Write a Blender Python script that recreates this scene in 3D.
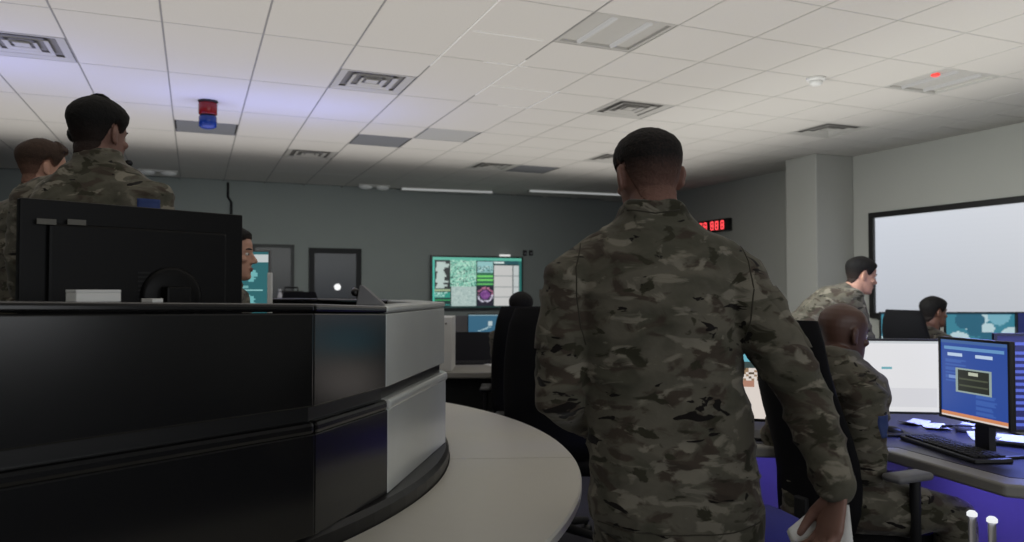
import bpy, bmesh, math, random
import numpy as np
from mathutils import Vector, Matrix, noise
from mathutils.bvhtree import BVHTree

for o in list(bpy.data.objects):
    bpy.data.objects.remove(o, do_unlink=True)
scene = bpy.context.scene
COL = scene.collection
random.seed(4)
rng = np.random.default_rng(7)

# ------------------------------------------------------------------ camera
FPX = 764.0
CAMZ = 1.38
CEIL = 3.10
PITCH = math.atan(19.0 / FPX)
YAW = math.atan(318.0 / FPX)
FW = Vector((math.sin(YAW), math.cos(YAW), 0))
RT = Vector((math.cos(YAW), -math.sin(YAW), 0))
UP = Vector((0, 0, 1))

cd = bpy.data.cameras.new('camera')
cd.sensor_width = 36.0
cd.lens = FPX / 1024.0 * 36.0
cd.clip_start = 0.05
cam = bpy.data.objects.new('camera', cd)
COL.objects.link(cam)
cam.location = (0, 0, CAMZ)
cam.rotation_euler = (math.pi / 2 + PITCH, 0, -YAW)
scene.camera = cam
cd.dof.use_dof = True
cd.dof.focus_distance = 2.3
cd.dof.aperture_fstop = 4.0

# ------------------------------------------------------------------ world, lights, exposure
w = bpy.data.worlds.new('world')
scene.world = w
w.use_nodes = True
w.node_tree.nodes['Background'].inputs[0].default_value = (0.6, 0.65, 0.7, 1)
w.node_tree.nodes['Background'].inputs[1].default_value = 0.02


def W(t, l, z=0.0):
    """metres ahead of the camera, metres to its right, height -> world"""
    p = FW * t + RT * l
    return Vector((p.x, p.y, z))


def area(name, loc, size, energy, color=(1, 1, 1), rot=(0, 0, 0), size_y=None, spread=180):
    d = bpy.data.lights.new(name, 'AREA')
    d.energy = energy
    d.color = color
    d.size = size
    if size_y:
        d.shape = 'RECTANGLE'
        d.size_y = size_y
    d.spread = math.radians(spread)
    o = bpy.data.objects.new(name, d)
    COL.objects.link(o)
    o.location = loc
    o.rotation_euler = rot
    return o


UPROT = (math.pi, 0, 0)
area('uplight_main', (1.6, 5.4, 2.1), 9.4, 165, (1.0, 0.965, 0.92), UPROT, 9.0, 130)
area('uplight_blue', (0.6, 7.3, 2.3), 2.2, 9, (0.22, 0.28, 1.0), UPROT, 0.5)
area('uplight_blue_side', (-1.6, 6.6, 2.2), 1.2, 7, (0.22, 0.28, 1.0), UPROT, 0.6)
# soft fill light added behind the camera
area('front_wall_glow', (2.5, -4.3, 1.9), 8.0, 105, (0.95, 0.97, 1.0), (math.pi / 2, 0, 0), 1.8)
# fill lights added in mid-air to brighten the right and rear walls
area('wall_wash_right', (2.6, 4.6, 2.2), 0.5, 46, (0.97, 1.0, 0.965), (0, -math.radians(78), 0), 5.0, 90)
area('wall_wash_rear', (2.0, 9.3, 2.1), 7.0, 14, (0.96, 1.0, 0.98), (math.radians(84), 0, 0), 0.4, 100)

vs = scene.view_settings
vs.view_transform = 'Standard'
vs.look = 'None'
vs.exposure = 0.0
vs.gamma = 1.0
vs.use_curve_mapping = False


# ------------------------------------------------------------------ helpers
def lin(c):
    c = c / 255.0
    return c / 12.92 if c <= 0.04045 else ((c + 0.055) / 1.055) ** 2.4


def rgb(r, g, b):
    return (lin(r), lin(g), lin(b), 1.0)


def at(px, py, t):
    """point on the pixel's ray at horizontal distance t"""
    u = (px - 512.0) / FPX
    v = (271.0 - py) / FPX
    dh = math.cos(PITCH) - v * math.sin(PITCH)
    dz = math.sin(PITCH) + v * math.cos(PITCH)
    s = t / dh
    return W(t, u * s, CAMZ + dz * s)


def at_z(px, py, z):
    u = (px - 512.0) / FPX
    v = (271.0 - py) / FPX
    dh = math.cos(PITCH) - v * math.sin(PITCH)
    dz = math.sin(PITCH) + v * math.cos(PITCH)
    s = (z - CAMZ) / dz
    return W(dh * s, u * s, z)


def new_mat(name):
    m = bpy.data.materials.new(name)
    m.use_nodes = True
    return m, m.node_tree, m.node_tree.nodes['Principled BSDF']


def mat(name, col, rough=0.6, metal=0.0, spec=0.5, var=0.08, scale=12.0, bump=0.0, bscale=80.0, coat=0.0):
    m, nt, b = new_mat(name)
    tc = nt.nodes.new('ShaderNodeTexCoord')
    nz = nt.nodes.new('ShaderNodeTexNoise')
    nz.inputs['Scale'].default_value = scale
    nz.inputs['Detail'].default_value = 4
    nt.links.new(tc.outputs['Object'], nz.inputs['Vector'])
    mx = nt.nodes.new('ShaderNodeMix')
    mx.data_type = 'RGBA'
    mx.inputs[6].default_value = [c * (1 - var) for c in col[:3]] + [1]
    mx.inputs[7].default_value = [min(1, c * (1 + var)) for c in col[:3]] + [1]
    nt.links.new(nz.outputs['Fac'], mx.inputs[0])
    nt.links.new(mx.outputs[2], b.inputs['Base Color'])
    b.inputs['Roughness'].default_value = rough
    b.inputs['Metallic'].default_value = metal
    b.inputs['Specular IOR Level'].default_value = spec
    b.inputs['Coat Weight'].default_value = coat
    if bump:
        n2 = nt.nodes.new('ShaderNodeTexNoise')
        n2.inputs['Scale'].default_value = bscale
        n2.inputs['Detail'].default_value = 3
        nt.links.new(tc.outputs['Object'], n2.inputs['Vector'])
        bp = nt.nodes.new('ShaderNodeBump')
        bp.inputs['Strength'].default_value = bump
        bp.inputs['Distance'].default_value = 0.01
        nt.links.new(n2.outputs['Fac'], bp.inputs['Height'])
        nt.links.new(bp.outputs['Normal'], b.inputs['Normal'])
    return m


def emit_mat(name, col, strength):
    m, nt, b = new_mat(name)
    b.inputs['Base Color'].default_value = (0.02, 0.02, 0.02, 1)
    b.inputs['Emission Color'].default_value = col
    b.inputs['Emission Strength'].default_value = strength
    b.inputs['Roughness'].default_value = 0.3
    return m


def screen_mat(name, strength):
    """lit display: shows the face colours of the picture on it"""
    m, nt, b = new_mat(name)
    a = nt.nodes.new('ShaderNodeAttribute')
    a.attribute_name = 'picture'
    b.inputs['Base Color'].default_value = (0.01, 0.01, 0.012, 1)
    b.inputs['Roughness'].default_value = 0.35
    nt.links.new(a.outputs['Color'], b.inputs['Emission Color'])
    b.inputs['Emission Strength'].default_value = strength
    return m


def camo_mat(name, tint=1.0):
    m, nt, b = new_mat(name)
    L = nt.links
    tc = nt.nodes.new('ShaderNodeTexCoord')

    def layer(scale, zs, off, lo, hi, col, prev, detail=2.0, dist=0.6):
        mp = nt.nodes.new('ShaderNodeMapping')
        mp.inputs['Scale'].default_value = (1, 1, zs)
        mp.inputs['Location'].default_value = off
        L.new(tc.outputs['Object'], mp.inputs['Vector'])
        nz = nt.nodes.new('ShaderNodeTexNoise')
        nz.inputs['Scale'].default_value = scale
        nz.inputs['Detail'].default_value = detail
        nz.inputs['Distortion'].default_value = dist
        L.new(mp.outputs['Vector'], nz.inputs['Vector'])
        mr = nt.nodes.new('ShaderNodeMapRange')
        mr.inputs['From Min'].default_value = lo
        mr.inputs['From Max'].default_value = hi
        L.new(nz.outputs['Fac'], mr.inputs['Value'])
        mx = nt.nodes.new('ShaderNodeMix')
        mx.data_type = 'RGBA'
        L.new(mr.outputs['Result'], mx.inputs[0])
        if prev is None:
            mx.inputs[6].default_value = [c * tint for c in rgb(124, 119, 105)[:3]] + [1]
        else:
            L.new(prev, mx.inputs[6])
        mx.inputs[7].default_value = [c * tint for c in col[:3]] + [1]
        return mx.outputs[2]

    c = layer(6.0, 1.7, (0, 0, 0), 0.44, 0.60, rgb(100, 98, 84), None, 4)
    c = layer(10.0, 2.0, (3.1, 1.7, 0.4), 0.53, 0.60, rgb(88, 78, 68), c, 4)
    c = layer(11.5, 2.1, (7.7, 4.2, 2.9), 0.57, 0.63, rgb(156, 150, 134), c, 4)
    c = layer(11.0, 2.1, (1.3, 9.2, 5.5), 0.59, 0.63, rgb(70, 68, 54), c, 4)
    c = layer(10.0, 2.3, (5.9, 2.3, 8.1), 0.645, 0.66, rgb(34, 30, 28), c, 3, 0.7)
    L.new(c, b.inputs['Base Color'])
    b.inputs['Roughness'].default_value = 0.9
    b.inputs['Specular IOR Level'].default_value = 0.15
    b.inputs['Sheen Weight'].default_value = 0.12
    nz = nt.nodes.new('ShaderNodeTexNoise')
    nz.inputs['Scale'].default_value = 16
    nz.inputs['Detail'].default_value = 5
    L.new(tc.outputs['Object'], nz.inputs['Vector'])
    bp = nt.nodes.new('ShaderNodeBump')
    bp.inputs['Strength'].default_value = 0.5
    bp.inputs['Distance'].default_value = 0.012
    L.new(nz.outputs['Fac'], bp.inputs['Height'])
    L.new(bp.outputs['Normal'], b.inputs['Normal'])
    return m


def hair_mat(name, hair, skin):
    """short hair whose density thins out towards the hairline"""
    m, nt, b = new_mat(name)
    L = nt.links
    a = nt.nodes.new('ShaderNodeAttribute')
    a.attribute_name = 'hair_cover'
    tc = nt.nodes.new('ShaderNodeTexCoord')
    nz = nt.nodes.new('ShaderNodeTexNoise')
    nz.inputs['Scale'].default_value = 160
    nz.inputs['Detail'].default_value = 3
    L.new(tc.outputs['Object'], nz.inputs['Vector'])
    ad = nt.nodes.new('ShaderNodeMath')
    ad.operation = 'MULTIPLY_ADD'
    ad.inputs[1].default_value = 0.3
    L.new(nz.outputs['Fac'], ad.inputs[0])
    sb = nt.nodes.new('ShaderNodeMath')
    sb.operation = 'SUBTRACT'
    sb.inputs[1].default_value = 0.15
    L.new(a.outputs['Fac'], sb.inputs[0])
    L.new(sb.outputs[0], ad.inputs[2])
    ad.use_clamp = True
    mx = nt.nodes.new('ShaderNodeMix')
    mx.data_type = 'RGBA'
    mx.inputs[6].default_value = skin
    mx.inputs[7].default_value = hair
    L.new(ad.outputs[0], mx.inputs[0])
    L.new(mx.outputs[2], b.inputs['Base Color'])
    b.inputs['Roughness'].default_value = 0.75
    b.inputs['Specular IOR Level'].default_value = 0.25
    bp = nt.nodes.new('ShaderNodeBump')
    bp.inputs['Strength'].default_value = 0.6
    bp.inputs['Distance'].default_value = 0.004
    L.new(nz.outputs['Fac'], bp.inputs['Height'])
    L.new(bp.outputs['Normal'], b.inputs['Normal'])
    return m


def tag(o, label=None, cat=None, group=None, kind=None):
    if label:
        o['label'] = label
    if cat:
        o['category'] = cat
    if group:
        o['group'] = group
    if kind:
        o['kind'] = kind
    return o


def thing(name, label, cat, loc=(0, 0, 0), rz=0.0, group=None):
    o = bpy.data.objects.new(name, None)
    o.empty_display_size = 0.1
    COL.objects.link(o)
    o.location = loc
    o.rotation_euler = (0, 0, rz)
    return tag(o, label, cat, group)


def link_mesh(name, me, m=None, parent=None, smooth=False):
    if m is not None:
        me.materials.clear()
        me.materials.append(m)
    if smooth:
        me.polygons.foreach_set('use_smooth', [True] * len(me.polygons))
    o = bpy.data.objects.new(name, me)
    COL.objects.link(o)
    if parent:
        o.parent = parent
    return o


class MB:
    """collects simple solids and links them as one mesh"""

    def __init__(self):
        self.v = []
        self.f = []

    def add(self, vs_, fs_):
        n = len(self.v)
        self.v += [Vector(q) for q in vs_]
        self.f += [tuple(n + i for i in q) for q in fs_]
        return self

    def box(self, x0, x1, y0, y1, z0, z1, bev=0.0):
        """box; with bev it gets chamfered edges"""
        if bev <= 0:
            p = [(x0, y0, z0), (x1, y0, z0), (x1, y1, z0), (x0, y1, z0), (x0, y0, z1), (x1, y0, z1), (x1, y1, z1), (x0, y1, z1)]
            return self.add(p, [(3, 2, 1, 0), (4, 5, 6, 7), (0, 1, 5, 4), (1, 2, 6, 5), (2, 3, 7, 6), (3, 0, 4, 7)])
        bm = bmesh.new()
        bmesh.ops.create_cube(bm, size=1.0)
        for v in bm.verts:
            v.co = Vector(((x0 + x1) / 2 + v.co.x * (x1 - x0), (y0 + y1) / 2 + v.co.y * (y1 - y0), (z0 + z1) / 2 + v.co.z * (z1 - z0)))
        bmesh.ops.bevel(bm, geom=bm.edges[:], offset=bev, segments=2, affect='EDGES', profile=0.5)
        return self.bm(bm)

    def bm(self, bm):
        bm.verts.index_update()
        self.add([v.co.copy() for v in bm.verts], [[v.index for v in f.verts] for f in bm.faces])
        bm.free()
        return self

    def xf(self, M, start=0):
        for i in range(start, len(self.v)):
            self.v[i] = M @ self.v[i]
        return self

    def rings(self, rings, cap=True):
        """loft closed rings of equal length"""
        n = len(rings[0])
        b = len(self.v)
        for r in rings:
            self.v += [Vector(q) for q in r]
        for i in range(len(rings) - 1):
            for j in range(n):
                a = b + i * n + j
                c = b + i * n + (j + 1) % n
                self.f.append((a, c, c + n, a + n))
        if cap:
            self.f.append(tuple(b + j for j in reversed(range(n))))
            self.f.append(tuple(b + (len(rings) - 1) * n + j for j in range(n)))
        return self

    def tube(self, pts, rad, seg=12, flat=1.0, ref=None, ends=True):
        """round-ended tube through pts with a radius at each; flat squashes it along ref x tangent"""
        pts = [Vector(p) for p in pts]
        if not isinstance(rad, (list, tuple)):
            rad = [rad] * len(pts)
        rings = []
        n = len(pts)
        prev = None
        for i in range(n):
            tg = (pts[min(i + 1, n - 1)] - pts[max(i - 1, 0)]).normalized()
            rf = ref if ref is not None else (Vector((0, 0, 1)) if abs(tg.z) < 0.9 else Vector((1, 0, 0)))
            if prev is not None and ref is None:
                rf = prev
            a = (rf - tg * rf.dot(tg)).normalized()
            prev = a
            b = tg.cross(a)

            def ring(c, r):
                return [c + a * (math.cos(k * 2 * math.pi / seg) * r) + b * (math.sin(k * 2 * math.pi / seg) * r * flat) for k in range(seg)]
            if i == 0 and ends:
                for q in (80, 50, 25):
                    rings.append(ring(pts[0] - tg * rad[0] * math.sin(math.radians(q)) * 0.8, rad[0] * math.cos(math.radians(q))))
            rings.append(ring(pts[i], rad[i]))
            if i == n - 1 and ends:
                for q in (25, 50, 80):
                    rings.append(ring(pts[-1] + tg * rad[-1] * math.sin(math.radians(q)) * 0.8, rad[-1] * math.cos(math.radians(q))))
        return self.rings(rings)

    def ellipsoid(self, c, rx, ry, rz, M=None, seg=14, rows=9):
        c = Vector(c)
        rings = []
        for i in range(rows):
            a = math.pi * (i + 0.5) / rows - math.pi / 2
            rings.append([Vector((math.cos(a) * math.cos(k * 2 * math.pi / seg) * rx, math.cos(a) * math.sin(k * 2 * math.pi / seg) * ry, math.sin(a) * rz)) for k in range(seg)])
        if M is not None:
            rings = [[M @ p for p in r] for r in rings]
        return self.rings([[c + p for p in r] for r in rings])

    def lathe(self, prof, seg=24, c=(0, 0, 0)):
        c = Vector(c)
        return self.rings([[c + Vector((math.cos(k * 2 * math.pi / seg) * r, math.sin(k * 2 * math.pi / seg) * r, z)) for k in range(seg)] for r, z in prof])

    def prism(self, poly, z0, z1):
        n = len(poly)
        b = len(self.v)
        self.v += [Vector((p[0], p[1], z0)) for p in poly] + [Vector((p[0], p[1], z1)) for p in poly]
        self.f.append(tuple(b + j for j in reversed(range(n))))
        self.f.append(tuple(b + n + j for j in range(n)))
        for j in range(n):
            k = (j + 1) % n
            self.f.append((b + j, b + k, b + n + k, b + n + j))
        return self

    def mesh(self, name):
        me = bpy.data.meshes.new(name)
        me.from_pydata([tuple(v) for v in self.v], [], self.f)
        bm = bmesh.new()
        bm.from_mesh(me)
        bmesh.ops.recalc_face_normals(bm, faces=bm.faces)
        bm.to_mesh(me)
        bm.free()
        return me

    def build(self, name, m, parent=None, smooth=False):
        return link_mesh(name, self.mesh(name), m, parent, smooth)


def add_bevel(o, wdt=0.004, seg=2, ang=40):
    md = o.modifiers.new('bevel', 'BEVEL')
    md.width = wdt
    md.segments = seg
    md.limit_method = 'ANGLE'
    md.angle_limit = math.radians(ang)
    return o


def copy_tree(o, parent=None):
    c = o.copy()
    COL.objects.link(c)
    c.parent = parent
    for ch in list(o.children):
        copy_tree(ch, c)
    return c


def solid(mb, voxel, smooth=4):
    """one continuous skin over everything collected in mb"""
    me = mb.mesh('tmp')
    o = bpy.data.objects.new('tmp', me)
    COL.objects.link(o)
    md = o.modifiers.new('r', 'REMESH')
    md.mode = 'VOXEL'
    md.voxel_size = voxel
    sm = o.modifiers.new('s', 'SMOOTH')
    sm.factor = 0.5
    sm.iterations = smooth
    dg = bpy.context.evaluated_depsgraph_get()
    out = bpy.data.meshes.new_from_object(o.evaluated_get(dg))
    bpy.data.objects.remove(o, do_unlink=True)
    bpy.data.meshes.remove(me)
    return out


def mesh_np(me):
    co = np.empty(len(me.vertices) * 3)
    me.vertices.foreach_get('co', co)
    no = np.empty(len(me.vertices) * 3)
    me.vertices.foreach_get('normal', no)
    return co.reshape(-1, 3), no.reshape(-1, 3)


def paint_faces(me, arr):
    """one colour per face (sRGB 0..255 rows) -> attribute 'picture'"""
    a = np.asarray(arr, dtype=float).reshape(-1, 3) / 255.0
    a = np.where(a <= 0.04045, a / 12.92, ((a + 0.055) / 1.055) ** 2.4)
    n = len(me.polygons)
    at_ = me.attributes.new('picture', 'FLOAT_COLOR', 'FACE')
    full = np.ones((n, 4))
    full[:, :3] = a[:n]
    at_.data.foreach_set('color', full.ravel())


def picture_mesh(name, pic, x0, x1, z0, z1, y):
    """flat grid facing -y; pic rows run from the top"""
    H, Wd = pic.shape[:2]
    xs = np.linspace(x0, x1, Wd + 1)
    zs = np.linspace(z1, z0, H + 1)
    v = [(x, y, z) for z in zs for x in xs]
    f = []
    for i in range(H):
        for j in range(Wd):
            a = i * (Wd + 1) + j
            f.append((a + Wd + 1, a + Wd + 2, a + 1, a))
    me = bpy.data.meshes.new(name)
    me.from_pydata(v, [], f)
    paint_faces(me, pic.reshape(-1, 3))
    return me


# ------------------------------------------------------------------ materials
M = {}
M['wall'] = mat('wall_paint', rgb(172, 172, 166), 0.85, var=0.03, scale=3, bump=0.05, bscale=200)
M['wall_dark'] = mat('wall_paint_grey', rgb(140, 146, 142), 0.85, var=0.03, scale=3, bump=0.05, bscale=200)
M['floor'] = mat('dark_carpet', rgb(52, 52, 60), 0.95, var=0.25, scale=300, bump=0.3, bscale=400)
M['tile'] = mat('ceiling_tile', rgb(214, 211, 205), 0.95, spec=0.1, var=0.03, scale=60, bump=0.15, bscale=300)
M['tile_grey'] = mat('ceiling_tile_grey', rgb(120, 122, 126), 0.9, var=0.03, scale=60, bump=0.15, bscale=300)
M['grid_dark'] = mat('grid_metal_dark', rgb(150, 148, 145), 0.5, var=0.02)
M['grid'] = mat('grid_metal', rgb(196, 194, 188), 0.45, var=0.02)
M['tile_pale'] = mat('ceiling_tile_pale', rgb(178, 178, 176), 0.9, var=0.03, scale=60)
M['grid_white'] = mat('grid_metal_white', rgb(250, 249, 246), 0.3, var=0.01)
M['slab'] = mat('ceiling_void', rgb(70, 70, 70), 0.9)
M['vent'] = mat('vent_metal', rgb(190, 188, 182), 0.5, var=0.03)
M['vent_dark'] = mat('vent_inside', rgb(122, 120, 116), 0.8)
M['white'] = mat('white_plastic', rgb(225, 225, 222), 0.5, var=0.02)
M['paper'] = mat('paper', rgb(232, 232, 228), 0.9, var=0.02)
M['black'] = mat('black_plastic', rgb(13, 13, 14), 0.4, var=0.1)
M['monitor_black'] = mat('monitor_black', rgb(8, 8, 9), 0.45, spec=0.2, var=0.1)
M['blackm'] = mat('black_matte', rgb(16, 16, 18), 0.7, var=0.1)
M['chair'] = mat('chair_fabric', rgb(15, 15, 18), 0.85, spec=0.2, var=0.15, scale=200, bump=0.2, bscale=400)
M['steel'] = mat('steel', rgb(170, 170, 175), 0.35, metal=1.0, var=0.05)
M['greym'] = mat('grey_plastic', rgb(110, 110, 112), 0.5, var=0.05)
M['desk'] = mat('desk_laminate', rgb(150, 148, 142), 0.45, var=0.04, scale=30)
M['desk_dark'] = mat('desk_dark', rgb(40, 40, 42), 0.55, var=0.06)
M['ring'] = mat('ledge_laminate', rgb(206, 203, 193), 0.38, var=0.02, scale=20)
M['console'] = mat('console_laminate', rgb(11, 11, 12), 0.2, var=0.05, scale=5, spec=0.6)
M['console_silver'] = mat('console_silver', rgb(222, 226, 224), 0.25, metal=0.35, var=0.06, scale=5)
M['console_black'] = mat('console_black', rgb(14, 14, 15), 0.35, var=0.05)
M['camo'] = camo_mat('camouflage_cloth', 0.66)
M['boot'] = mat('boot_suede', rgb(120, 98, 72), 0.9, var=0.1)
M['blue_cloth'] = mat('blue_cloth', rgb(40, 42, 128), 0.8, var=0.1, scale=100)
M['patch_blue'] = mat('patch_blue', rgb(44, 62, 112), 0.8, var=0.2, scale=60)
M['patch_dark'] = mat('patch_dark', rgb(46, 44, 38), 0.9, var=0.2, scale=60)
M['red_lens'] = mat('red_lens', rgb(130, 18, 22), 0.25, var=0.05)
M['blue_lens'] = mat('blue_lens', rgb(22, 54, 118), 0.25, var=0.05)
M['eye'] = mat('eye_white', rgb(220, 215, 208), 0.2)
M['lip'] = mat('lip', rgb(140, 84, 76), 0.5)

# ------------------------------------------------------------------ room shell
XR, XL, YB, YF = 7.84, -4.60, 12.95, -4.5


def struct(name, mb, m, parent=None):
    o = mb.build(name, m, parent)
    if parent is None:
        o['kind'] = 'structure'
    return o


struct('floor', MB().box(XL, XR, YF, YB, -0.1, 0.0), M['floor'])
struct('wall_back', MB().box(XL - 0.1, XR + 0.1, YB, YB + 0.1, 0, CEIL + 0.1), M['wall_dark'])
struct('wall_right', MB().box(XR, XR + 0.1, YF, YB, 0, CEIL + 0.1), M['wall'])
struct('wall_left', MB().box(XL - 0.1, XL, YF, YB, 0, CEIL + 0.1), M['wall_dark'])
struct('wall_front', MB().box(XL - 0.1, XR + 0.1, YF - 0.1, YF, 0, CEIL + 0.1), M['wall_dark'])
add_bevel(struct('wall_column', MB().box(7.22, XR, 7.38, 7.92, 0, CEIL), M['wall']), 0.012)

# ceiling: slab above, grid bars and tiles hung below
slab = struct('ceiling', MB().box(XL, XR, YF, YB, CEIL + 0.03, CEIL + 0.1), M['slab'])
GX, GY = 0.62, 1.22
X0G, Y0G = -0.205, 5.35
SPLIT = X0G + 5 * GX      # left of this 2x4 tiles, right of it 2x2
xlines = [X0G + k * GX for k in range(-8, 14) if XL < X0G + k * GX < XR]
for x in xlines:
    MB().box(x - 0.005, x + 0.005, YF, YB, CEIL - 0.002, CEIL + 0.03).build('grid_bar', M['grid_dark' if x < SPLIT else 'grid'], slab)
ylines = [Y0G + k * GY for k in range(-8, 7)]
ylines = [y for y in ylines if YF < y < YB]
for y in ylines:
    MB().box(XL, XR, y - 0.005, y + 0.005, CEIL - 0.0015, CEIL + 0.03).build('grid_bar', M['grid'], slab)
    if y + GY / 2 < YB:
        MB().box(SPLIT, XR, y + GY / 2 - 0.004, y + GY / 2 + 0.004, CEIL - 0.001, CEIL + 0.03).build('grid_bar', M['grid'], slab)
# light streaks on the mid-ceiling grid, put in as white-coloured stretches
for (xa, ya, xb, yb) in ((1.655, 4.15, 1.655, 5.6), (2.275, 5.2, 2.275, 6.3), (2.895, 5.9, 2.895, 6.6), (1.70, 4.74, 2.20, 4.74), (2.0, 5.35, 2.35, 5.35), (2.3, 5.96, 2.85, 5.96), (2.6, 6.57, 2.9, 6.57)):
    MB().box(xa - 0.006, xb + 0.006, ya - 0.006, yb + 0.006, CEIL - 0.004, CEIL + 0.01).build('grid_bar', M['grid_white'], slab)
# cells (i, j in half-tiles) taken by fittings
taken = {}


def cell(x, y):
    return (math.floor((x - X0G) / GX), math.floor((y - Y0G) / (GY / 2)))


FIT = {  # world x, y inside the cell -> fitting
    'diffuser': [(-1.0, 6.2), (1.35, 6.3), (3.9, 6.3), (6.4, 6.3), (1.35, 10.0), (3.9, 10.1), (5.0, 8.9)],
    'light': [(2.6, 4.4), (5.7, 4.5)],
    'grey': [(0.1, 8.75), (2.0, 8.75), (2.6, 8.1), (4.5, 10.1)],
    'white': [],
}
for kind, pts in FIT.items():
    for (x, y) in pts:
        taken[cell(x, y)] = kind


def tile_mesh(name, wx, wy):
    mb = MB()
    e = 0.002
    a, b = wx / 2 - 0.005, wy / 2 - 0.005
    r0 = [(-a, -b, 0.016), (a, -b, 0.016), (a, b, 0.016), (-a, b, 0.016)]
    r1 = [(-a, -b, e), (a, -b, e), (a, b, e), (-a, b, e)]
    r2 = [(-a + e, -b + e, 0), (a - e, -b + e, 0), (a - e, b - e, 0), (-a + e, b - e, 0)]
    mb.rings([r0, r1, r2])
    me = mb.mesh(name)
    me.materials.append(M['tile'])
    return me


TL = tile_mesh('tile_long', GX, GY)
TS = tile_mesh('tile_square', GX, GY / 2)
rest = MB()
nt_ = 0
for i in range(-8, 13):
    xa, xb = X0G + i * GX, X0G + (i + 1) * GX
    if xa < XL or xb > XR + 0.3:
        continue
    j = -16
    while j < 13:
        ya = Y0G + j * GY / 2
        if ya < YF or ya + 0.3 > YB:
            j += 1
            continue
        even = (j % 2 == 0)
        long_ok = i < 5 and even and (i, j) not in taken and (i, j + 1) not in taken and ya + GY < YB + 0.05
        if (i, j) in taken:
            j += 1
            continue
        n = 2 if long_ok else 1
        cx, cy = (xa + xb) / 2, ya + n * GY / 4
        if xb > XR:
            j += n
            continue
        v = Vector((cx, cy, 0))
        t, l = v.dot(FW), v.dot(RT)
        seen = t > 3.4 and abs(l / t) < 0.85
        if seen:
            o = bpy.data.objects.new('tile', TL if n == 2 else TS)
            COL.objects.link(o)
            o.location = (cx, cy, CEIL)
            o.parent = slab
            nt_ += 1
        else:
            hw, hh = GX / 2 - 0.008, n * GY / 4 - 0.008
            rest.box(cx - hw, cx + hw, cy - hh, cy + hh, CEIL, CEIL + 0.016)
        j += n
# border tiles along the right wall
k = max(x for x in xlines)
yy = 2.0
while yy < YB - 0.3:
    MB().box(k + 0.009, XR - 0.002, yy + 0.008, min(yy + GY / 2, YB) - 0.008, CEIL, CEIL + 0.016).build('tile', M['tile'], slab)
    yy += GY / 2
rest.box(k + 0.009, XR - 0.002, YF, 1.99, CEIL, CEIL + 0.016)
o = rest.build('tile_field', M['tile'], slab)
o['kind'] = 'stuff'
print('tiles', nt_)


def cell_centre(x, y):
    i, j = cell(x, y)
    return X0G + (i + 0.5) * GX, Y0G + (j + 0.5) * GY / 2


DIFF_LABELS = ['square ceiling air diffuser at the far left edge of the photo', 'square ceiling air diffuser right of the red and blue signal lamp and nearer',
               'square ceiling air diffuser above the head of the standing person', 'square ceiling air diffuser above the wall column',
               'small far ceiling air diffuser just beyond the red and blue signal lamp', 'far ceiling air diffuser over the wall display',
               'ceiling air diffuser half hidden by the standing person\'s head']
for n, (x, y) in enumerate(FIT['diffuser']):
    cx, cy = cell_centre(x, y)
    t = thing('air_diffuser', DIFF_LABELS[n], 'vent', (cx, cy, CEIL), 0, 'ceiling air diffusers')
    fr = MB()
    for (a0, a1) in ((0.298, 0.235), (0.185, 0.150), (0.105, 0.075)):
        for s in (0,):
            q = []
            z_out, z_in = 0.0, 0.011
            ro = [(-a0, -a0, z_out), (a0, -a0, z_out), (a0, a0, z_out), (-a0, a0, z_out)]
            ri = [(-a1, -a1, z_in), (a1, -a1, z_in), (a1, a1, z_in), (-a1, a1, z_in)]
            ro2 = [(p[0], p[1], p[2] + 0.004) for p in ro]
            ri2 = [(p[0], p[1], p[2] + 0.004) for p in ri]
            mb = MB()
            mb.rings([ro, ri, ri2, ro2], cap=False)
            nn = 4
            mb.f += [(12 + jj, 12 + (jj + 1) % 4, (jj + 1) % 4, jj) for jj in range(4)]
            mb.build('louvre' if a0 < 0.25 else 'frame', M['vent'], t)
    MB().box(-0.29, 0.29, -0.29, 0.29, 0.026, 0.03).build('backing', M['vent_dark'], t)
    MB().box(-0.05, 0.05, -0.05, 0.05, 0.008, 0.014).build('centre_plate', M['vent'], t)

for n, (x, y) in enumerate(FIT['grey']):
    cx, cy = cell_centre(x, y)
    t = MB().box(-0.29, 0.29, -0.29, 0.29, 0.0, 0.02, 0.004).build('ceiling_panel', M['tile_pale' if n == 2 else 'tile_grey'])
    t.location = (cx, cy, CEIL)
    tag(t, ['grey ceiling panel behind the red and blue signal lamp', 'blue-grey ceiling panel beyond the middle diffuser',
            'pale grey ceiling panel in the middle, next to the blue-grey one', 'dark ceiling panel far back above the wall display'][n], 'panel', 'grey ceiling panels')

for n, (x, y) in enumerate(FIT['light']):
    cx, cy = cell_centre(x, y)
    t = thing('ceiling_light', ['recessed ceiling light with two bright lens strips at the top middle', 'recessed ceiling light with a red indicator, upper right'][n], 'light',
              (cx, cy, CEIL), 0, 'recessed ceiling lights')
    mb = MB()
    for (a, b, c, d) in ((-0.3, 0.3, -0.295, -0.27), (-0.3, 0.3, 0.27, 0.295), (-0.3, -0.275, -0.27, 0.27), (0.275, 0.3, -0.27, 0.27)):
        mb.box(a, b, c, d, 0.0, 0.02)
    mb.build('frame', M['vent'], t)
    MB().box(-0.275, 0.275, -0.27, 0.27, 0.018, 0.026).build('reflector', M['vent'], t)
    for s in (-0.13, 0.13):
        MB().tube([(s, -0.25, 0.010), (s, 0.25, 0.010)], 0.018, 10, ends=True).build('lens', emit_mat('lens_glow', (1, 0.98, 0.94, 1), 0.36), t, True)
    if n == 1:
        MB().ellipsoid((-0.21, -0.12, 0.004), 0.035, 0.035, 0.016).build('indicator', emit_mat('red_glow', (1, 0.06, 0.05, 1), 1.2), t, True)  # red reflection on the fitting, put in as a glowing bump

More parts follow.
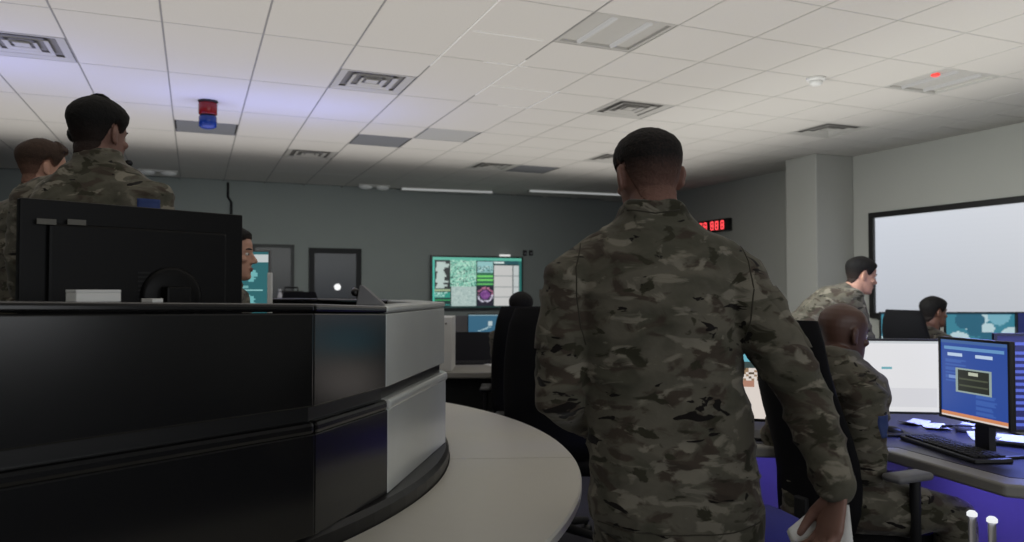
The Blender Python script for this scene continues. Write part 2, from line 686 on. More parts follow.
# smoke detector, signal lamp, far trim strips and small far lights
p = at_z(816, 78, CEIL)
t = thing('smoke_detector', 'round white smoke detector on the ceiling at upper right', 'detector', p)
MB().lathe([(0.075, 0.0), (0.075, -0.018), (0.062, -0.026)], 20).build('base', M['white'], t, True)
MB().lathe([(0.052, -0.026), (0.05, -0.05), (0.03, -0.062), (0.01, -0.064)], 20).build('sensor', M['white'], t, True)

p = at_z(208, 101, CEIL)
t = thing('signal_lamp', 'red over blue signal lamp hanging from the ceiling at upper left', 'lamp', p)
MB().lathe([(0.086, 0.0), (0.086, -0.012), (0.06, -0.02)], 24).build('mount', M['black'], t, True)
MB().lathe([(0.078, -0.02), (0.082, -0.03), (0.080, -0.12), (0.074, -0.128)], 24).build('red_lens', M['red_lens'], t, True)
MB().lathe([(0.066, -0.128), (0.066, -0.142)], 24).build('collar', M['black'], t, True)
MB().lathe([(0.074, -0.142), (0.078, -0.15), (0.076, -0.235), (0.05, -0.25), (0.01, -0.254)], 24).build('blue_lens', M['blue_lens'], t, True)

glow = emit_mat('slot_glow', (0.92, 0.95, 0.95, 1), 0.35)  # pale trim strips with a faint glow of their own
for n, (a, b) in enumerate(((400, 492), (527, 640))):
    pa, pb = at_z(a, (188, 190)[n], CEIL), at_z(b, (191.5, 195)[n], CEIL)
    t = thing('slot_light', ['thin slot light along the top of the far wall, left length', 'thin slot light along the top of the far wall, beside the standing person\'s head'][n], 'light',
              (0, (pa.y + pb.y) / 2, CEIL - 0.05), (pb.y - pa.y) / (pb.x - pa.x), 'slot lights on the far wall')
    xm = (pa.x + pb.x) / 2
    t.location.x = xm
    xa, xb = pa.x - xm, pb.x - xm
    MB().box(xa, xb, -0.09, 0.0, 0.0, 0.05, 0.006).build('housing', M['vent'], t)
    MB().box(xa + 0.02, xb - 0.02, -0.098, -0.09, 0.012, 0.038).build('lens', glow, t)  # faintly glowing face of the trim strip
for n, (px, py) in enumerate(((158, 170), (374, 185))):
    p = at_z(px, py, CEIL)
    t = thing('surface_light', ['small twin-lobed white ceiling light far back beside the person at upper left', 'small twin-lobed white ceiling light at the start of the slot light'][n], 'light', p, 0, 'small far ceiling lights')
    MB().box(-0.26, 0.26, -0.05, 0.05, -0.03, 0.0, 0.01).build('base', M['vent'], t)
    for s in (-0.14, 0.14):
        MB().ellipsoid((s, 0, -0.04), 0.11, 0.07, 0.04).build('lobe', M['white'], t, True)

# doors in the far wall
for n, (a, b, yt) in enumerate(((252, 294, 245), (309, 361, 249))):
    pa, pb = at(a, yt, 12.0), at(b, yt, 12.0)
    xa, xb = pa.x * YB / pa.y, pb.x * YB / pb.y
    zt = CAMZ + (pb.z - CAMZ) * YB / pb.y
    d = bpy.data.objects.new('door_%d' % (n + 1), None)
    COL.objects.link(d)
    d.location = (xa, YB, 0)
    d['kind'] = 'structure'
    wd = xb - xa
    fm = M['blackm'] if n == 1 else mat('door_frame_grey', rgb(52, 54, 52), 0.6)
    lm = mat('door_leaf_%d' % n, rgb(46, 50, 54) if n == 1 else rgb(52, 53, 49), 0.35, var=0.03)
    fw = 0.085 if n == 1 else 0.05
    MB().box(0, fw, -0.05, 0, 0, zt).build('door_frame', fm, d)
    MB().box(wd - fw, wd, -0.05, 0, 0, zt).build('door_frame', fm, d)
    MB().box(0, wd, -0.052, 0, zt - fw, zt + 0.002).build('door_frame', fm, d)
    MB().box(fw, wd - fw, -0.03, 0, 0, zt - fw).build('door_leaf', lm, d)
    hd = MB().tube([(wd - 0.16, -0.032, 1.02), (wd - 0.16, -0.075, 1.02), (wd - 0.27, -0.075, 1.02)], 0.011, 8)
    hd.build('door_handle', M['steel'], d, True)
    if n == 1:
        q = at(337, 286, 12.0)
        q = q * (YB / q.y)
        MB().lathe([(0.055, 0), (0.05, 0.012), (0.01, 0.014)], 16).xf(Matrix.Translation((wd * 0.54, -0.03, 1.43)) @ Matrix.Rotation(math.pi / 2, 4, 'X')).build('door_lamp', emit_mat('door_lamp_glow', (1, 1, 1, 1), 1.0), d, True)  # bright reflection on the leaf, put in as a glowing disc

# small conduit on the far wall above the dark monitor
p0 = at(228, 191, 12.0)
xq = p0.x * YB / p0.y
o = MB().tube([(xq, YB - 0.02, CEIL - 0.02), (xq, YB - 0.02, 2.86), (xq + 0.05, YB - 0.02, 2.78), (xq + 0.05, YB - 0.02, 2.40)], 0.02, 8).build('conduit', M['blackm'], None, True)
tag(o, 'thin dark conduit running down the far wall above the black monitor', 'conduit')

# ------------------------------------------------------------------ big display on the right wall
Y1 = 7.08
Y0 = 2.60  # near end lengthened out of view to throw more side light
Z0, Z1 = 1.03, 2.34
t = thing('wall_display', 'large white lit display in a black frame on the right wall', 'screen', (XR, 0, 0))
for (a, b, c, d) in ((Y0, Y1, Z0 - 0.0, Z0 + 0.07), (Y0, Y1, Z1 - 0.07, Z1), (Y0, Y0 + 0.08, Z0 + 0.07, Z1 - 0.07), (Y1 - 0.08, Y1, Z0 + 0.07, Z1 - 0.07)):
    MB().box(-0.08, 0.0, a, b, c, d, 0.006).build('frame', M['black'], t)
H, Wd = 20, 60
pic = np.zeros((H, Wd, 3))
for i in range(H):
    for j in range(Wd):
        k = j / Wd
        pic[i, j] = np.array([212, 213, 216]) * (1 - 0.10 * (i / H)) + np.array([-4, 0, 6]) * (1 - k)
me = picture_mesh('screen', pic, Y0 + 0.08, Y1 - 0.08, Z0 + 0.07, Z1 - 0.07, 0)
o = link_mesh('screen', me, screen_mat('display_glow', 0.98), t)
o.rotation_euler = (0, 0, -math.pi / 2)
o.location = (-0.05, Y0 + Y1, 0)

# red-digit clock on the right wall far back
t = thing('digital_clock', 'black wall clock with red digits behind the standing person\'s shoulder', 'clock', (XR, 10.2, 2.32))
MB().box(-0.07, 0.0, -0.42, 0.42, 0.0, 0.2, 0.008).build('casing', M['black'], t)
SEG = {'a': (0, .12, .06, .008), 'b': (.03, .09, .008, .06), 'c': (.03, .03, .008, .06), 'd': (0, 0, .06, .008), 'e': (-.03, .03, .008, .06), 'f': (-.03, .09, .008, .06), 'g': (0, .06, .06, .008)}
rg = emit_mat('digit_glow', (1.0, 0.07, 0.08, 1), 1.6)
for dx in (-0.3, -0.18, 0.0, 0.12, 0.26):
    mb = MB()
    for s, (cx, cz, ww, hh) in SEG.items():
        mb.box(-0.076, -0.07, -dx + cx - ww / 2 - 0.003, -dx + cx + ww / 2 + 0.003, 0.04 + cz - hh / 2 - 0.005, 0.04 + cz + hh / 2 + 0.005)
    mb.build('digit', rg, t)

# ------------------------------------------------------------------ round command console (left foreground)
CT, CL = 2.75, -2.06            # centre: metres ahead / to the right of the camera


def ring_pt(phi, r, z):
    a = math.radians(phi)
    return W(CT - math.sin(a) * r, CL + math.cos(a) * r, z)


corners = [(-125, 1.80, 1.334), (-101, 1.80, 1.334), (-77, 1.80, 1.334), (-53, 1.80, 1.334), (-29, 1.80, 1.334), (-5.4, 1.81, 1.334), (18.2, 1.79, 1.334), (30.3, 1.84, 1.347),
           (58.8, 1.93, 1.366), (84, 1.90, 1.366), (110, 1.86, 1.36), (136, 1.84, 1.35)]
cen = W(CT, CL, 0)
con = thing('command_console', 'round two-tier black command console with flat glossy facets at left', 'console', cen)
ZG = 1.090                      # groove between the tiers
for i in range(len(corners) - 1):
    (p1, r1, z1), (p2, r2, z2) = corners[i], corners[i + 1]

    def seg(dr0, dr1, za, zb, name, m, bev=0.004):
        """one facet from radius offset dr0 (inner) to dr1 (outer); za/zb: number or 'top'+offset"""
        def zz(z, top):
            return top + z[1] if isinstance(z, tuple) else z
        q = []
        for (ph, r, top) in ((p1, r1, z1), (p2, r2, z2)):
            for (dr, z) in ((dr0, za), (dr1, za), (dr1, zb), (dr0, zb)):
                v = ring_pt(ph, r + dr, zz(z, top)) - cen
                q.append(v)
        mb = MB()
        mb.rings([q[:4], q[4:]])
        o_ = mb.build(name, m, con)
        add_bevel(o_, bev, 2, 30)
        return o_
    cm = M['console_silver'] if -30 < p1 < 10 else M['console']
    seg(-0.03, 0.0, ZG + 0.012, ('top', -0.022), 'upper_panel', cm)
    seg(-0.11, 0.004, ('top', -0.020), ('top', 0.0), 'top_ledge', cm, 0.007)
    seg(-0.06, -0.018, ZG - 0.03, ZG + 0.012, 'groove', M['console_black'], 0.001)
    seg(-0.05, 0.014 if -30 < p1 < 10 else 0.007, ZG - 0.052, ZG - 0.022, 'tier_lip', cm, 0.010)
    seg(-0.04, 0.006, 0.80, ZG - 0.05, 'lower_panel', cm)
# round black plinth the facets stand on
mb = MB()
NS = 96
angs = [-128 + (139 + 128) * k / NS for k in range(NS + 1)]
mb.rings([[ring_pt(a, 1.60, 0.70) - cen, ring_pt(a, 1.828, 0.70) - cen, ring_pt(a, 1.828, 0.785) - cen, ring_pt(a, 1.818, 0.80) - cen, ring_pt(a, 1.60, 0.80) - cen] for a in angs])
mb.build('plinth_ring', M['console_black'], con)
mb = MB()
mb.rings([[ring_pt(a, 1.70, 0.0) - cen, ring_pt(a, 1.78, 0.0) - cen, ring_pt(a, 1.78, 0.70) - cen, ring_pt(a, 1.70, 0.70) - cen] for a in angs])
mb.build('kick_wall', M['console_black'], con)
# work surface inside
mb = MB()
angs2 = [-12 + (139 + 12) * k / 48 for k in range(49)]
mb.rings([[ring_pt(a, 1.15, 0.97) - cen, ring_pt(a, 1.69, 0.97) - cen, ring_pt(a, 1.69, 1.0) - cen, ring_pt(a, 1.15, 1.0) - cen] for a in angs2])
mb.build('inner_desk', M['desk_dark'], con)
mb = MB()
angs2 = [-120 + (120 - 42) * k / 24 for k in range(25)]
mb.rings([[ring_pt(a, 1.28, 0.97) - cen, ring_pt(a, 1.69, 0.97) - cen, ring_pt(a, 1.69, 1.0) - cen, ring_pt(a, 1.28, 1.0) - cen] for a in angs2])
mb.build('inner_desk', M['desk_dark'], con)
for a in (-110, -60, -5, 40, 90, 132):
    mb = MB()
    mb.tube([ring_pt(a, 1.4, 0.0) - cen, ring_pt(a, 1.4, 0.97) - cen], 0.035, 10, ends=False)
    mb.build('desk_post', M['blackm'], con)

# pale ledge ring round the console, in segments with open joints
led = thing('ledge_table', 'pale curved ledge table wrapping round the black console', 'table', cen)
bounds = [-128, -100, -70, -40, -3.6, 27, 57, 87, 117, 139]
for i in range(len(bounds) - 1):
    a0, a1 = bounds[i] + 0.06, bounds[i + 1] - 0.06
    n = 20
    mb = MB()
    rr = []
    for k in range(n + 1):
        a = a0 + (a1 - a0) * k / n
        rr.append([ring_pt(a, 1.832, 0.715) - cen, ring_pt(a, 2.292, 0.715) - cen, ring_pt(a, 2.30, 0.722) - cen, ring_pt(a, 2.30, 0.744) - cen, ring_pt(a, 2.294, 0.75) - cen, ring_pt(a, 1.832, 0.75) - cen])
    mb.rings(rr)
    mb.build('ledge_segment', M['ring'], led)
for a in (-115, -85, -55, -20, 12, 42, 72, 102, 130):
    mb = MB()
    v0, v1 = ring_pt(a, 1.80, 0.45) - cen, ring_pt(a, 2.2, 0.705) - cen
    mb.tube([v0, ring_pt(a, 1.84, 0.69) - cen, v1], 0.016, 8)
    mb.build('bracket', M['blackm'], led)

# raised floor inside the console
o = MB().lathe([(1.66, 0.0), (1.66, 0.19), (1.64, 0.20)], 64).build('raised_floor', M['floor'])
o.location = cen
o['kind'] = 'structure'
DAIS = 0.20


# ------------------------------------------------------------------ furniture builders
def basis(f):
    """rotation about z so that local -y looks along f"""
    return math.atan2(f.x, -f.y)


def monitor(label, centre, wd, ht, face, base_z, pic=None, strength=0.9, group=None, frame='black', depth=0.035, bez=0.014, cat='monitor', name='computer_monitor', stand=True, tilt=0.0, chin=0.0):
    f = Vector((face.x, face.y, 0)).normalized()
    rz = basis(f)
    t = thing(name, label, cat, (centre.x - f.x * -0.0, centre.y, base_z), rz, group)
    zc = centre.z - base_z
    T = Matrix.Translation((0, 0, zc)) @ Matrix.Rotation(tilt, 4, 'X')
    fm = M[frame]
    mb = MB()
    a, b = wd / 2, ht / 2
    # casing: shallow tray with bezel round the screen
    mb.box(-a, a, 0.004, depth * 0.6, -b, b, 0.003)
    mb.box(-a * 0.6, a * 0.6, depth * 0.5, depth + 0.02, -b * 0.65, b * 0.55, 0.008)
    mb.xf(T)
    mb.build('casing', fm, t)
    mb = MB()
    mb.box(-a, a, -0.004, 0.004, b - bez, b)
    mb.box(-a, a, -0.004, 0.004, -b, -b + bez + chin)
    mb.box(-a, -a + bez, -0.004, 0.004, -b + bez + chin, b - bez)
    mb.box(a - bez, a, -0.004, 0.004, -b + bez + chin, b - bez)
    mb.xf(T)
    mb.build('bezel', fm, t)
    if pic is not None:
        me = picture_mesh('screen', pic, -a + bez, a - bez, -b + bez + chin, b - bez, 0.0)
        me.transform(T)
        link_mesh('screen', me, screen_mat('screen_glow', strength), t)
    else:
        MB().box(-a + bez, a - bez, -0.001, 0.001, -b + bez + chin, b - bez).xf(T).build('screen', M['black'], t)
    if stand:
        mb = MB()
        mb.box(-0.035, 0.035, depth, depth + 0.03, 0.008, zc)
        mb.build('stand_neck', M['black'], t)
        mb = MB()
        mb.box(-0.12, 0.12, depth - 0.10, depth + 0.09, 0.0, 0.012, 0.004)
        mb.build('stand_base', M['black'], t)
    return t


def office_chair(label, loc, face, group='black swivel chairs', back_h=1.27, arm_m='black', arm_z=0.70, bw=1.0, arm_f=-0.17):
    """high-backed swivel chair; local -y is the way it faces"""
    f = Vector((face.x, face.y, 0)).normalized()
    t = thing('office_chair', label, 'chair', (loc.x, loc.y, 0), basis(f), group)
    mb = MB()
    mb.box(-0.25, 0.25, -0.25, 0.22, 0.43, 0.51, 0.03)
    mb.build('seat', M['chair'], t, True)
    # curved backrest
    rings = []
    n = 9
    for k in range(n + 1):
        s = k / n
        z = 0.52 + (back_h - 0.52) * s
        hw = bw * 0.235 - 0.05 * s ** 3 + 0.012 * math.sin(s * math.pi)
        y = 0.20 + 0.10 * s - 0.03 * math.sin(s * 2 * math.pi)
        th = 0.045 * (1 - 0.35 * s)
        sc = 1.0 if 0 < k < n else 0.93
        r = []
        m_ = 20
        for j in range(m_):
            a = 2 * math.pi * j / m_
            cx = math.copysign(abs(math.cos(a)) ** 0.5, math.cos(a)) * hw * sc
            cy = math.copysign(abs(math.sin(a)) ** 0.7, math.sin(a)) * th * (0.8 if k in (0, n) else 1)
            r.append((cx, y + cy - 0.05 * (cx / 0.235) ** 2, z))
        rings.append(r)
    MB().rings(rings).build('backrest', M['chair'], t, True)
    MB().box(-0.03, 0.03, 0.20, 0.25, 0.40, 0.62, 0.008).build('back_bracket', M['blackm'], t)
    for s in (-1, 1):
        ar = MB().box(s * 0.285 - 0.04, s * 0.285 + 0.04, arm_f, 0.12, arm_z - 0.028, arm_z, 0.012).build('armrest', M[arm_m], t, True)
        MB().tube([(s * 0.25, 0.0, 0.46), (s * 0.285, 0.0, 0.48), (s * 0.285, 0.0, arm_z - 0.025)], 0.018, 8).build('arm_post', M['blackm'], ar, True)
    MB().lathe([(0.03, 0.10), (0.03, 0.26), (0.022, 0.27), (0.022, 0.43)], 14).build('gas_column', M['blackm'], t, True)
    for k in range(5):
        a = k * 2 * math.pi / 5 + 0.3
        d = Vector((math.cos(a), math.sin(a), 0))
        lg = MB().tube([d * 0.02 + Vector((0, 0, 0.13)), d * 0.30 + Vector((0, 0, 0.085))], [0.028, 0.02], 8).build('leg', M['blackm'], t, True)
        e = d * 0.30
        n_ = Vector((-d.y, d.x, 0))
        MB().tube([e + Vector((0, 0, 0.03)) - n_ * 0.02, e + Vector((0, 0, 0.03)) + n_ * 0.02], 0.03, 12, ends=False).build('caster', M['black'], lg, True)
        MB().tube([e + Vector((0, 0, 0.03)), e + Vector((0, 0, 0.09))], 0.008, 6, ends=False).build('caster_stem', M['blackm'], lg)
    return t


def desk(label, poly, z, th=0.035, m='desk', legs=(), panel=None, group=None, name='desk'):
    """poly: world xy outline of the top"""
    c = sum((Vector((p.x, p.y, 0)) for p in poly), Vector()) / len(poly)
    t = thing(name, label, 'desk', c, 0, group)
    q = [Vector((p.x, p.y, 0)) - c for p in poly]
    o_ = MB().prism(q, z - th, z).build('desktop', M[m], t)
    add_bevel(o_, 0.010, 3, 30)
    for l in legs:
        l = Vector((l.x, l.y, 0)) - c
        MB().box(l.x - 0.025, l.x + 0.025, l.y - 0.025, l.y + 0.025, 0.0, z - th).build('leg', M['blackm'], t)
    if panel:
        for (a, b, z0, z1, pm) in panel:
            a = Vector((a.x, a.y, 0)) - c
            b = Vector((b.x, b.y, 0)) - c
            n_ = Vector((-(b - a).y, (b - a).x, 0)).normalized() * 0.012
            MB().prism([a - n_, b - n_, b + n_, a + n_], z0, z1).build('modesty_panel', M[pm], t)
    return t


def keyboard(label, loc, rz, z, group=None, l=0.44):
    t = thing('keyboard', label, 'keyboard', (loc.x, loc.y, z), rz, group)
    MB().box(-l / 2, l / 2, -0.075, 0.075, 0.0, 0.018, 0.005).build('case', M['black'], t)
    me = None
    for r in range(5):
        for c_ in range(14):
            x = -l / 2 + 0.02 + (l - 0.04) * (c_ + 0.5) / 14
            y = -0.055 + r * 0.0265
            if me is None:
                k_ = MB().box(-0.012, 0.012, -0.011, 0.011, 0.0, 0.008, 0.002).build('key', M['blackm'], t)
                me = k_.data
            else:
                k_ = bpy.data.objects.new('key', me)
                COL.objects.link(k_)
                k_.parent = t
            k_.location = (x, y, 0.018)
    return t


# ------------------------------------------------------------------ display pictures (rows from the top, sRGB)
def blank(h, w_, c):
    a = np.zeros((h, w_, 3))
    a[:] = c
    return a


def rect(a, x0, x1, y0, y1, c):
    h, w_ = a.shape[:2]
    a[int(round(y0 * h)):max(int(round(y1 * h)), int(round(y0 * h)) + 1), int(round(x0 * w_)):max(int(round(x1 * w_)), int(round(x0 * w_)) + 1)] = c


def speckle(a, x0, x1, y0, y1, cols, p_=None):
    h, w_ = a.shape[:2]
    r0, r1, c0, c1 = int(y0 * h), int(y1 * h), int(x0 * w_), int(x1 * w_)
    idx = rng.choice(len(cols), size=(r1 - r0, c1 - c0), p=p_)
    a[r0:r1, c0:c1] = np.array(cols)[idx]


def pic_tv():
    a = blank(54, 94, (24, 52, 50))
    rect(a, 0, 1, 0, 0.05, (96, 186, 164))
    rect(a, 0, 0.19, 0.06, 0.62, (30, 36, 36))
    for k in range(14):
        y = 0.10 + k * 0.037
        rect(a, 0.03 + rng.random() * 0.02, 0.12 + rng.random() * 0.06, y, y + 0.022, (188, 206, 200))
    rect(a, 0.0, 0.19, 0.63, 0.66, (170, 190, 150))
    rect(a, 0.0, 0.19, 0.68, 0.80, (44, 150, 130))
    speckle(a, 0.03, 0.17, 0.70, 0.78, [(44, 150, 130), (190, 230, 220)], [0.6, 0.4])
    rect(a, 0.0, 0.19, 0.83, 0.86, (60, 170, 100))
    rect(a, 0.0, 0.19, 0.92, 0.95, (60, 150, 140))
    speckle(a, 0.20, 0.48, 0.07, 0.58, [(150, 214, 190), (96, 170, 150), (40, 90, 82), (196, 232, 214)], [0.4, 0.25, 0.15, 0.2])
    rect(a, 0.20, 0.48, 0.58, 0.97, (176, 196, 192))
    speckle(a, 0.22, 0.46, 0.62, 0.94, [(176, 196, 192), (192, 210, 204), (150, 178, 174)], [0.6, 0.25, 0.15])
    rect(a, 0.49, 0.67, 0.07, 0.30, (150, 200, 200))
    speckle(a, 0.49, 0.67, 0.18, 0.28, [(150, 200, 200), (50, 100, 96), (200, 230, 226)], [0.4, 0.35, 0.25])
    rect(a, 0.49, 0.67, 0.30, 0.56, (48, 110, 80))
    for k in range(3):
        rect(a, 0.49, 0.67, 0.36 + k * 0.075, 0.385 + k * 0.075, (120, 216, 110))
    rect(a, 0.49, 0.67, 0.58, 0.97, (34, 30, 46))
    h, w_ = a.shape[:2]
    for i in range(h):
        for j in range(w_):
            x, y = (j / w_ - 0.575) / 0.075, (i / h - 0.73) / 0.125
            r = math.hypot(x, y)
            if r < 0.75:
                a[i, j] = (112, 60, 130) if rng.random() < 0.7 else (150, 96, 160)
            elif 0.95 < r < 1.25 and rng.random() < 0.7 and (i / h) < 0.97 and 0.49 < j / w_ < 0.67:
                a[i, j] = (210, 206, 226) if y > 0 else (190, 120, 150)
    rect(a, 0.68, 0.98, 0.06, 0.13, (40, 84, 92))
    rect(a, 0.68, 0.80, 0.07, 0.11, (220, 236, 232))
    rect(a, 0.68, 0.89, 0.15, 0.97, (206, 206, 204))
    rect(a, 0.90, 0.98, 0.15, 0.97, (200, 206, 206))
    for y in (0.36, 0.57, 0.78):
        rect(a, 0.68, 0.98, y, y + 0.012, (150, 156, 156))
    rect(a, 0.97, 1.0, 0.05, 1.0, (40, 110, 104))
    rect(a, 0.0, 0.02, 0.05, 1.0, (70, 190, 170))
    return a


def pic_white():
    a = blank(30, 48, (226, 226, 228))
    rect(a, 0.52, 0.60, 0.36, 0.40, (110, 170, 180))
    rect(a, 0.0, 1.0, 0.0, 0.03, (200, 204, 208))
    rect(a, 0.55, 0.95, 0.68, 0.95, (214, 214, 218))
    return a


def pic_blue():
    a = blank(48, 56, (46, 78, 158))
    rect(a, 0, 1, 0.0, 0.05, (70, 104, 160))
    rect(a, 0.06, 0.95, 0.08, 0.13, (104, 152, 200))
    rect(a, 0.10, 0.34, 0.17, 0.20, (190, 210, 236))
    rect(a, 0.54, 0.78, 0.17, 0.20, (190, 210, 236))
    for k in range(9):
        rect(a, 0.08, 0.30 + 0.1 * rng.random(), 0.24 + k * 0.035, 0.255 + k * 0.035, (62, 98, 176))
        rect(a, 0.54, 0.76 + 0.1 * rng.random(), 0.66 + k * 0.03, 0.675 + k * 0.03, (62, 98, 176))
    rect(a, 0.24, 0.76, 0.35, 0.66, (150, 168, 164))
    rect(a, 0.27, 0.73, 0.375, 0.64, (38, 42, 34))
    rect(a, 0.43, 0.57, 0.40, 0.43, (190, 196, 176))
    rect(a, 0.28, 0.72, 0.47, 0.50, (78, 84, 66))
    rect(a, 0.28, 0.72, 0.56, 0.585, (78, 84, 66))
    rect(a, 0.13, 0.24, 0.46, 0.49, (120, 150, 210))
    rect(a, 0.0, 1.0, 0.93, 0.97, (214, 140, 96))
    rect(a, 0.0, 1.0, 0.97, 1.0, (226, 214, 206))
    return a


def pic_teal(seed, glow=1.0):
    r_ = np.random.default_rng(seed)
    a = blank(28, 46, (58, 132, 152))
    h, w_ = a.shape[:2]
    bl = [(r_.random(), r_.random(), 0.06 + 0.12 * r_.random(), r_.choice([0, 1, 2])) for _ in range(16)]
    cols = [(190, 216, 222), (120, 178, 196), (40, 100, 124)]
    for i in range(h):
        for j in range(w_):
            for (x, y, r, c) in bl:
                if math.hypot(j / w_ - x, (i / h - y) * 0.6) < r:
                    a[i, j] = cols[c]
    rect(a, 0, 1, 0, 0.05, (24, 70, 90))
    return a


def pic_map():
    a = blank(40, 30, (60, 140, 160))
    rect(a, 0, 1, 0.0, 0.40, (64, 146, 168))
    for k in range(12):
        x = rng.random()
        rect(a, x, x + 0.05, 0.16 + 0.1 * rng.random(), 0.34, (110, 180, 196))
    rect(a, 0, 1, 0.33, 0.40, (60, 74, 74))
    rect(a, 0, 1, 0.40, 1.0, (222, 212, 204))
    speckle(a, 0.0, 1.0, 0.41, 0.55, [(222, 212, 204), (150, 124, 96), (90, 76, 60)], [0.55, 0.3, 0.15])
    rect(a, 0.45, 0.75, 0.55, 0.63, (176, 130, 110))
    rect(a, 0.62, 0.70, 0.82, 0.87, (150, 150, 146))
    return a


def pic_tablet():
    a = blank(50, 28, (52, 110, 116))
    rect(a, 0, 1, 0.03, 0.16, (206, 214, 214))
    for (x, y, r) in ((0.68, 0.34, 0.10), (0.66, 0.42, 0.07), (0.62, 0.74, 0.13), (0.62, 0.84, 0.07), (0.4, 0.86, 0.06), (0.32, 0.38, 0.06)):
        for i in range(50):
            for j in range(28):
                if math.hypot(j / 28 - x, (i / 50 - y) * 1.4) < r * (0.6 + 0.4 * rng.random()):
                    a[i, j] = (120, 190, 192)
    rect(a, 0.15, 0.9, 0.58, 0.60, (150, 206, 206))
    rect(a, 0.2, 0.6, 0.53, 0.55, (120, 180, 180))
    return a


# ------------------------------------------------------------------ things on and behind the console
# big black monitor seen from behind
pl, pr = at(20, 197, 1.89), at(243, 215, 2.34)
ctr = (pl + pr) / 2
d = (pr - pl)
d.z = 0
wd = d.length
d.normalize()
back_n = Vector((d.y, -d.x, 0))     # towards the camera
htm = 0.37
t = thing('computer_monitor', 'large black monitor seen from behind on the round console', 'monitor', (ctr.x, ctr.y, 1.0), basis(back_n))
zt = pr.z - 1.0
tilt = (pl.z - pr.z)
mb = MB()
mb.box(-wd / 2, wd / 2, 0.0, 0.028, zt - htm, zt, 0.004)
mb.build('casing', M['monitor_black'], t)
mb = MB()
mb.box(-wd * 0.40, wd * 0.40, -0.018, 0.002, zt - htm + 0.03, zt - 0.06, 0.008)
mb.build('back_cover', M['monitor_black'], t)
for s in (0,):
    mb = MB()
    mb.lathe([(0.085, 0.0), (0.085, 0.014), (0.075, 0.02), (0.04, 0.02)], 28)
    mb.xf(Matrix.Translation((0.07, -0.016, zt - 0.25)) @ Matrix.Rotation(math.pi / 2, 4, 'X'))
    mb.build('mount_disc', M['monitor_black'], t, True)
MB().box(0.07 - 0.035, 0.07 + 0.035, -0.075, -0.035, 0.01, zt - 0.22, 0.006).build('stand_neck', M['monitor_black'], t)
MB().box(0.07 - 0.14, 0.07 + 0.14, -0.13, 0.10, 0.0, 0.014, 0.004).build('stand_base', M['monitor_black'], t)
for (sx, sz) in ((-0.245, 0.055), (-0.175, 0.052)):
    MB().box(wd / 2 * -0.0 + sx - 0.022, sx + 0.022, -0.0185, -0.0175, zt - sz - 0.01, zt - sz + 0.004).build('sticker', mat('silver_sticker', rgb(96, 94, 86), 0.5), t)  # dim reflections on the back cover, put in as grey plates
MB().box(-wd / 2 + 0.003, wd / 2 - 0.003, 0.028, 0.030, zt - htm + 0.01, zt - 0.004).build('screen', M['blackm'], t)
for k in range(10):
    MB().box(-0.02, 0.012, -0.0195, -0.0175, zt - 0.185 - k * 0.012, zt - 0.18 - k * 0.012).build('vent_slot', M['blackm'], t)

# white block and small card on the console top
a0 = at(72, 302, 1.50)
q0 = ring_pt(47, 1.80, 1.36)
e1, e0 = ring_pt(30.3, 1.84, 0), ring_pt(58.8, 1.93, 0)
dirp = (e1 - e0).normalized()
nin = Vector((-dirp.y, dirp.x, 0))
if nin.dot(cen - e1) < 0:
    nin = -nin


def on_panel1(px, inset):
    """point of the front facet's top at pixel column px"""
    u = (px - 512.0) / FPX
    ray = (FW + RT * u)
    # solve ray*s = e0 + dirp*k + nin*inset
    p = e0 + nin * inset
    s = (p.x * dirp.y - p.y * dirp.x) / (ray.x * dirp.y - ray.y * dirp.x)
    q = ray * s
    k = (q - e0).dot(dirp) / (e1 - e0).length
    return Vector((q.x, q.y, 1.366 + (1.347 - 1.366) * k)), s


for (px0, px1, hh, nm, lb) in ((72, 117, 0.024, 'note_block', 'white paper note block on the console top before the black monitor'), (148, 159, 0.008, 'white_card', 'tiny white card on the console top under the black monitor')):
    A, _ = on_panel1(px0, 0.07)
    B, _ = on_panel1(px1, 0.07)
    c_ = (A + B) / 2
    wl = (B - A).length
    t = thing(nm, lb, 'paper', c_, math.atan2(dirp.y, dirp.x))
    MB().box(-wl / 2, wl / 2, -0.02, 0.03, 0.0, hh * 0.75, 0.002).build('sheets', M['paper'], t)
    MB().box(-wl / 2, wl / 2, -0.02, 0.03, hh * 0.75, hh, 0.001).build('cover', M['white'], t)

# teal screen beyond, beside the half-hidden person
mc = at(243, 282, 4.05)
monitor('upright monitor with a teal picture beside the person half hidden by the black monitor', Vector((mc.x, mc.y, 1.41)), 0.285, 0.36, -FW, 1.0, pic_tablet(), 0.8, frame='greym', bez=0.008)
# narrow pale strip right of it
q = at(270, 280, 4.0)
o = MB().box(-0.012, 0.012, -0.01, 0.01, 0.0, 0.47, 0.003).build('pale_post', M['white'])
o.location = (q.x, q.y, 1.0)
o.rotation_euler = (0, 0, -YAW)
tag(o, 'narrow pale upright strip at the right edge of the teal screen', 'post')

# desk phone with raised display on the console top
cph = ring_pt(15.5, 1.70, 1.3345)
t = thing('desk_phone', 'desk phone with a tilted grey back on the console top', 'phone', cph, -YAW + 0.1)
wedge = [(-0.042, 0.0), (0.042, 0.0), (-0.022, 0.058), (-0.032, 0.060)]
mb = MB()
mb.rings([[(x, -0.04, z) for x, z in wedge], [(x, 0.04, z) for x, z in wedge]])
add_bevel(mb.build('body', M['greym'], t), 0.003)
mb = MB()
mb.tube([(-0.046, -0.03, 0.038), (-0.052, 0.0, 0.046), (-0.046, 0.03, 0.038)], [0.012, 0.008, 0.012], 8)
mb.build('handset', M['black'], t, True)

